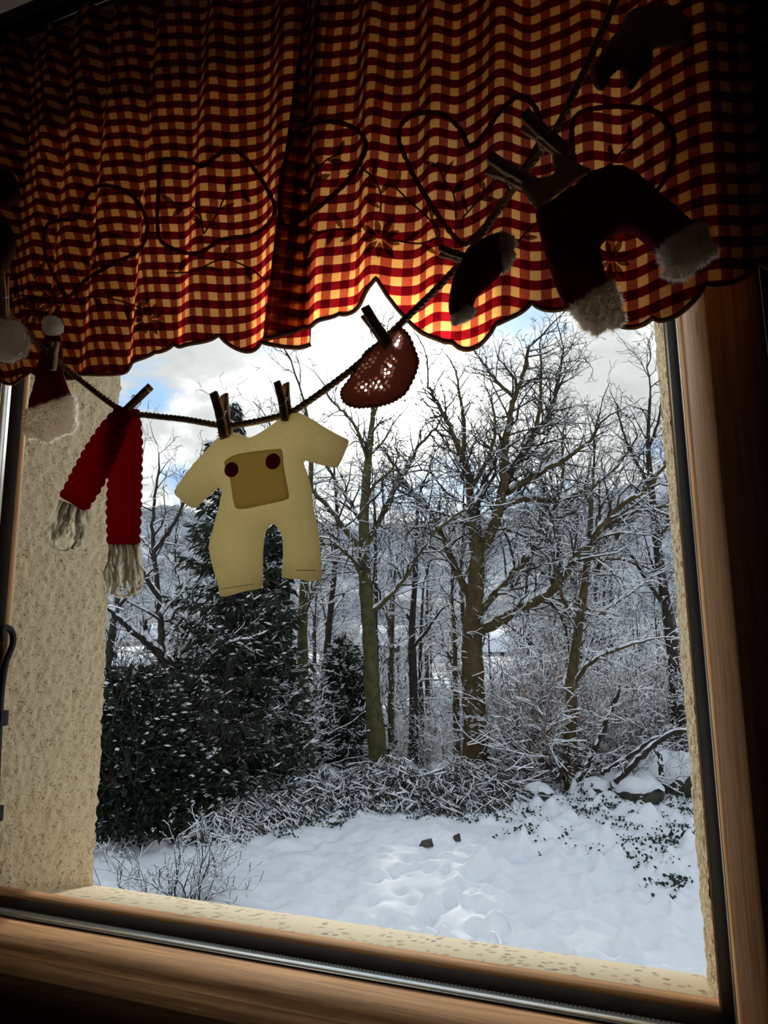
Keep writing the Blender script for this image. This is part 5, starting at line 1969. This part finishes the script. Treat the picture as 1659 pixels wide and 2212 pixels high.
# ------------------------------------------------------------------ village in the valley
def house(label, px, py, rng, w_, d_, h_, rot, wall, roof_h=None):
    c = at_range(px, py, rng)
    zb = min(float(base_ground(c[0], c[1])) - .3, c[2] - h_)
    root = thing('village_house', label, 'house', (c[0], c[1], zb))
    top = c[2]
    roof_h = roof_h or w_ * .32
    cr, sr = math.cos(rot), math.sin(rot)

    def X(x, y, z):
        return (c[0] + x * cr - y * sr, c[1] + x * sr + y * cr, z)
    a, b = w_ / 2, d_ / 2
    V = [X(-a, -b, zb), X(a, -b, zb), X(a, b, zb), X(-a, b, zb), X(-a, -b, top), X(a, -b, top), X(a, b, top), X(-a, b, top), X(-a, 0, top + roof_h), X(a, 0, top + roof_h)]
    walls = link('walls', mesh_np('walls', V, [(0, 1, 5, 4), (1, 2, 6, 5), (2, 3, 7, 6), (3, 0, 4, 7)], [(5, 6, 9), (7, 4, 8)]), wall, root)
    o_ = .5
    k = roof_h / b
    for s in (-1, 1):
        e = [X(-a - o_, s * (b + o_), top - o_ * k), X(a + o_, s * (b + o_), top - o_ * k), X(a + o_, 0, top + roof_h), X(-a - o_, 0, top + roof_h)]
        e2 = [(p[0], p[1], p[2] + .35) for p in e]
        link('snowy_roof_slope', mesh_np('snowy_roof_slope', e + e2, [(0, 1, 2, 3), (4, 5, 6, 7), (0, 1, 5, 4), (1, 2, 6, 5), (2, 3, 7, 6), (3, 0, 4, 7)]), M['snow'], root)
    n = max(2, int(w_ / 2.6))
    for j in range(n):
        xx = -a + w_ * (j + .5) / n
        for zz in ((top - 1.9, top - .6), (top - 4.6, top - 3.3)):
            if zz[0] > zb:
                e = [X(xx - .5, -b - .06, zz[0]), X(xx + .5, -b - .06, zz[0]), X(xx + .5, -b - .06, zz[1]), X(xx - .5, -b - .06, zz[1])]
                e2 = [X(xx - .5, -b + .05, zz[0]), X(xx + .5, -b + .05, zz[0]), X(xx + .5, -b + .05, zz[1]), X(xx - .5, -b + .05, zz[1])]
                link('window', mesh_np('window', e + e2, [(0, 1, 2, 3), (0, 1, 5, 4), (1, 2, 6, 5), (2, 3, 7, 6), (3, 0, 4, 7)]), M['pane'], walls)
    q = X(a * .4, b * .1, 0)
    box('chimney', (q[0] - .4, q[1] - .4, top + roof_h * .5), (q[0] + .4, q[1] + .4, top + roof_h + 1.1), M['chimney'], root)


for (lab, px, py, rg, w_, d_, h_, rot, wl) in (
    ('pale house with a wide snowy roof just past the oak trunk', 1082, 1402, 170, 15, 9, 5.5, .25, 'wall_white'),
    ('grey house with windows below the wide-roofed pale house', 1078, 1470, 118, 11, 8, 5.0, .2, 'wall_grey'),
    ('snow-roofed house glimpsed between the dark trunk and the oak', 952, 1505, 105, 10, 8, 4.5, .75, 'wall_white'),
    ('long grey shed with a flat snowy roof near the left reveal', 290, 1512, 105, 13, 8, 3.5, .55, 'wall_grey'),
    ('ochre house next to the dark trunk at the left reveal', 246, 1440, 125, 9, 8, 6.0, .6, 'wall_ochre'),
    ('pale house above the long grey shed', 312, 1450, 135, 10, 8, 5.0, .45, 'wall_white'),
    ('distant pale house high on the far slope behind the forked tree', 372, 1376, 190, 10, 8, 5.0, .5, 'wall_white'),
    ('snow-roofed house showing between the spruce and grey trunks', 622, 1495, 108, 11, 8, 5.0, .4, 'wall_white'),
    ('low pale house under the spruce boughs', 440, 1560, 92, 10, 8, 4.0, .5, 'wall_grey'),
    ('pale house seen past the thin pole-like trunk', 838, 1390, 175, 13, 9, 5.0, .3, 'wall_white'),
    ('snow-roofed cottage low behind the slim mossy tree', 866, 1560, 88, 8, 7, 4.0, .8, 'wall_grey'),
    ('ochre house glimpsed behind the grey trunks', 668, 1450, 150, 10, 8, 5.0, .35, 'wall_ochre')):
    house(lab, px, py, rg, w_, d_, h_, rot, M[wl])
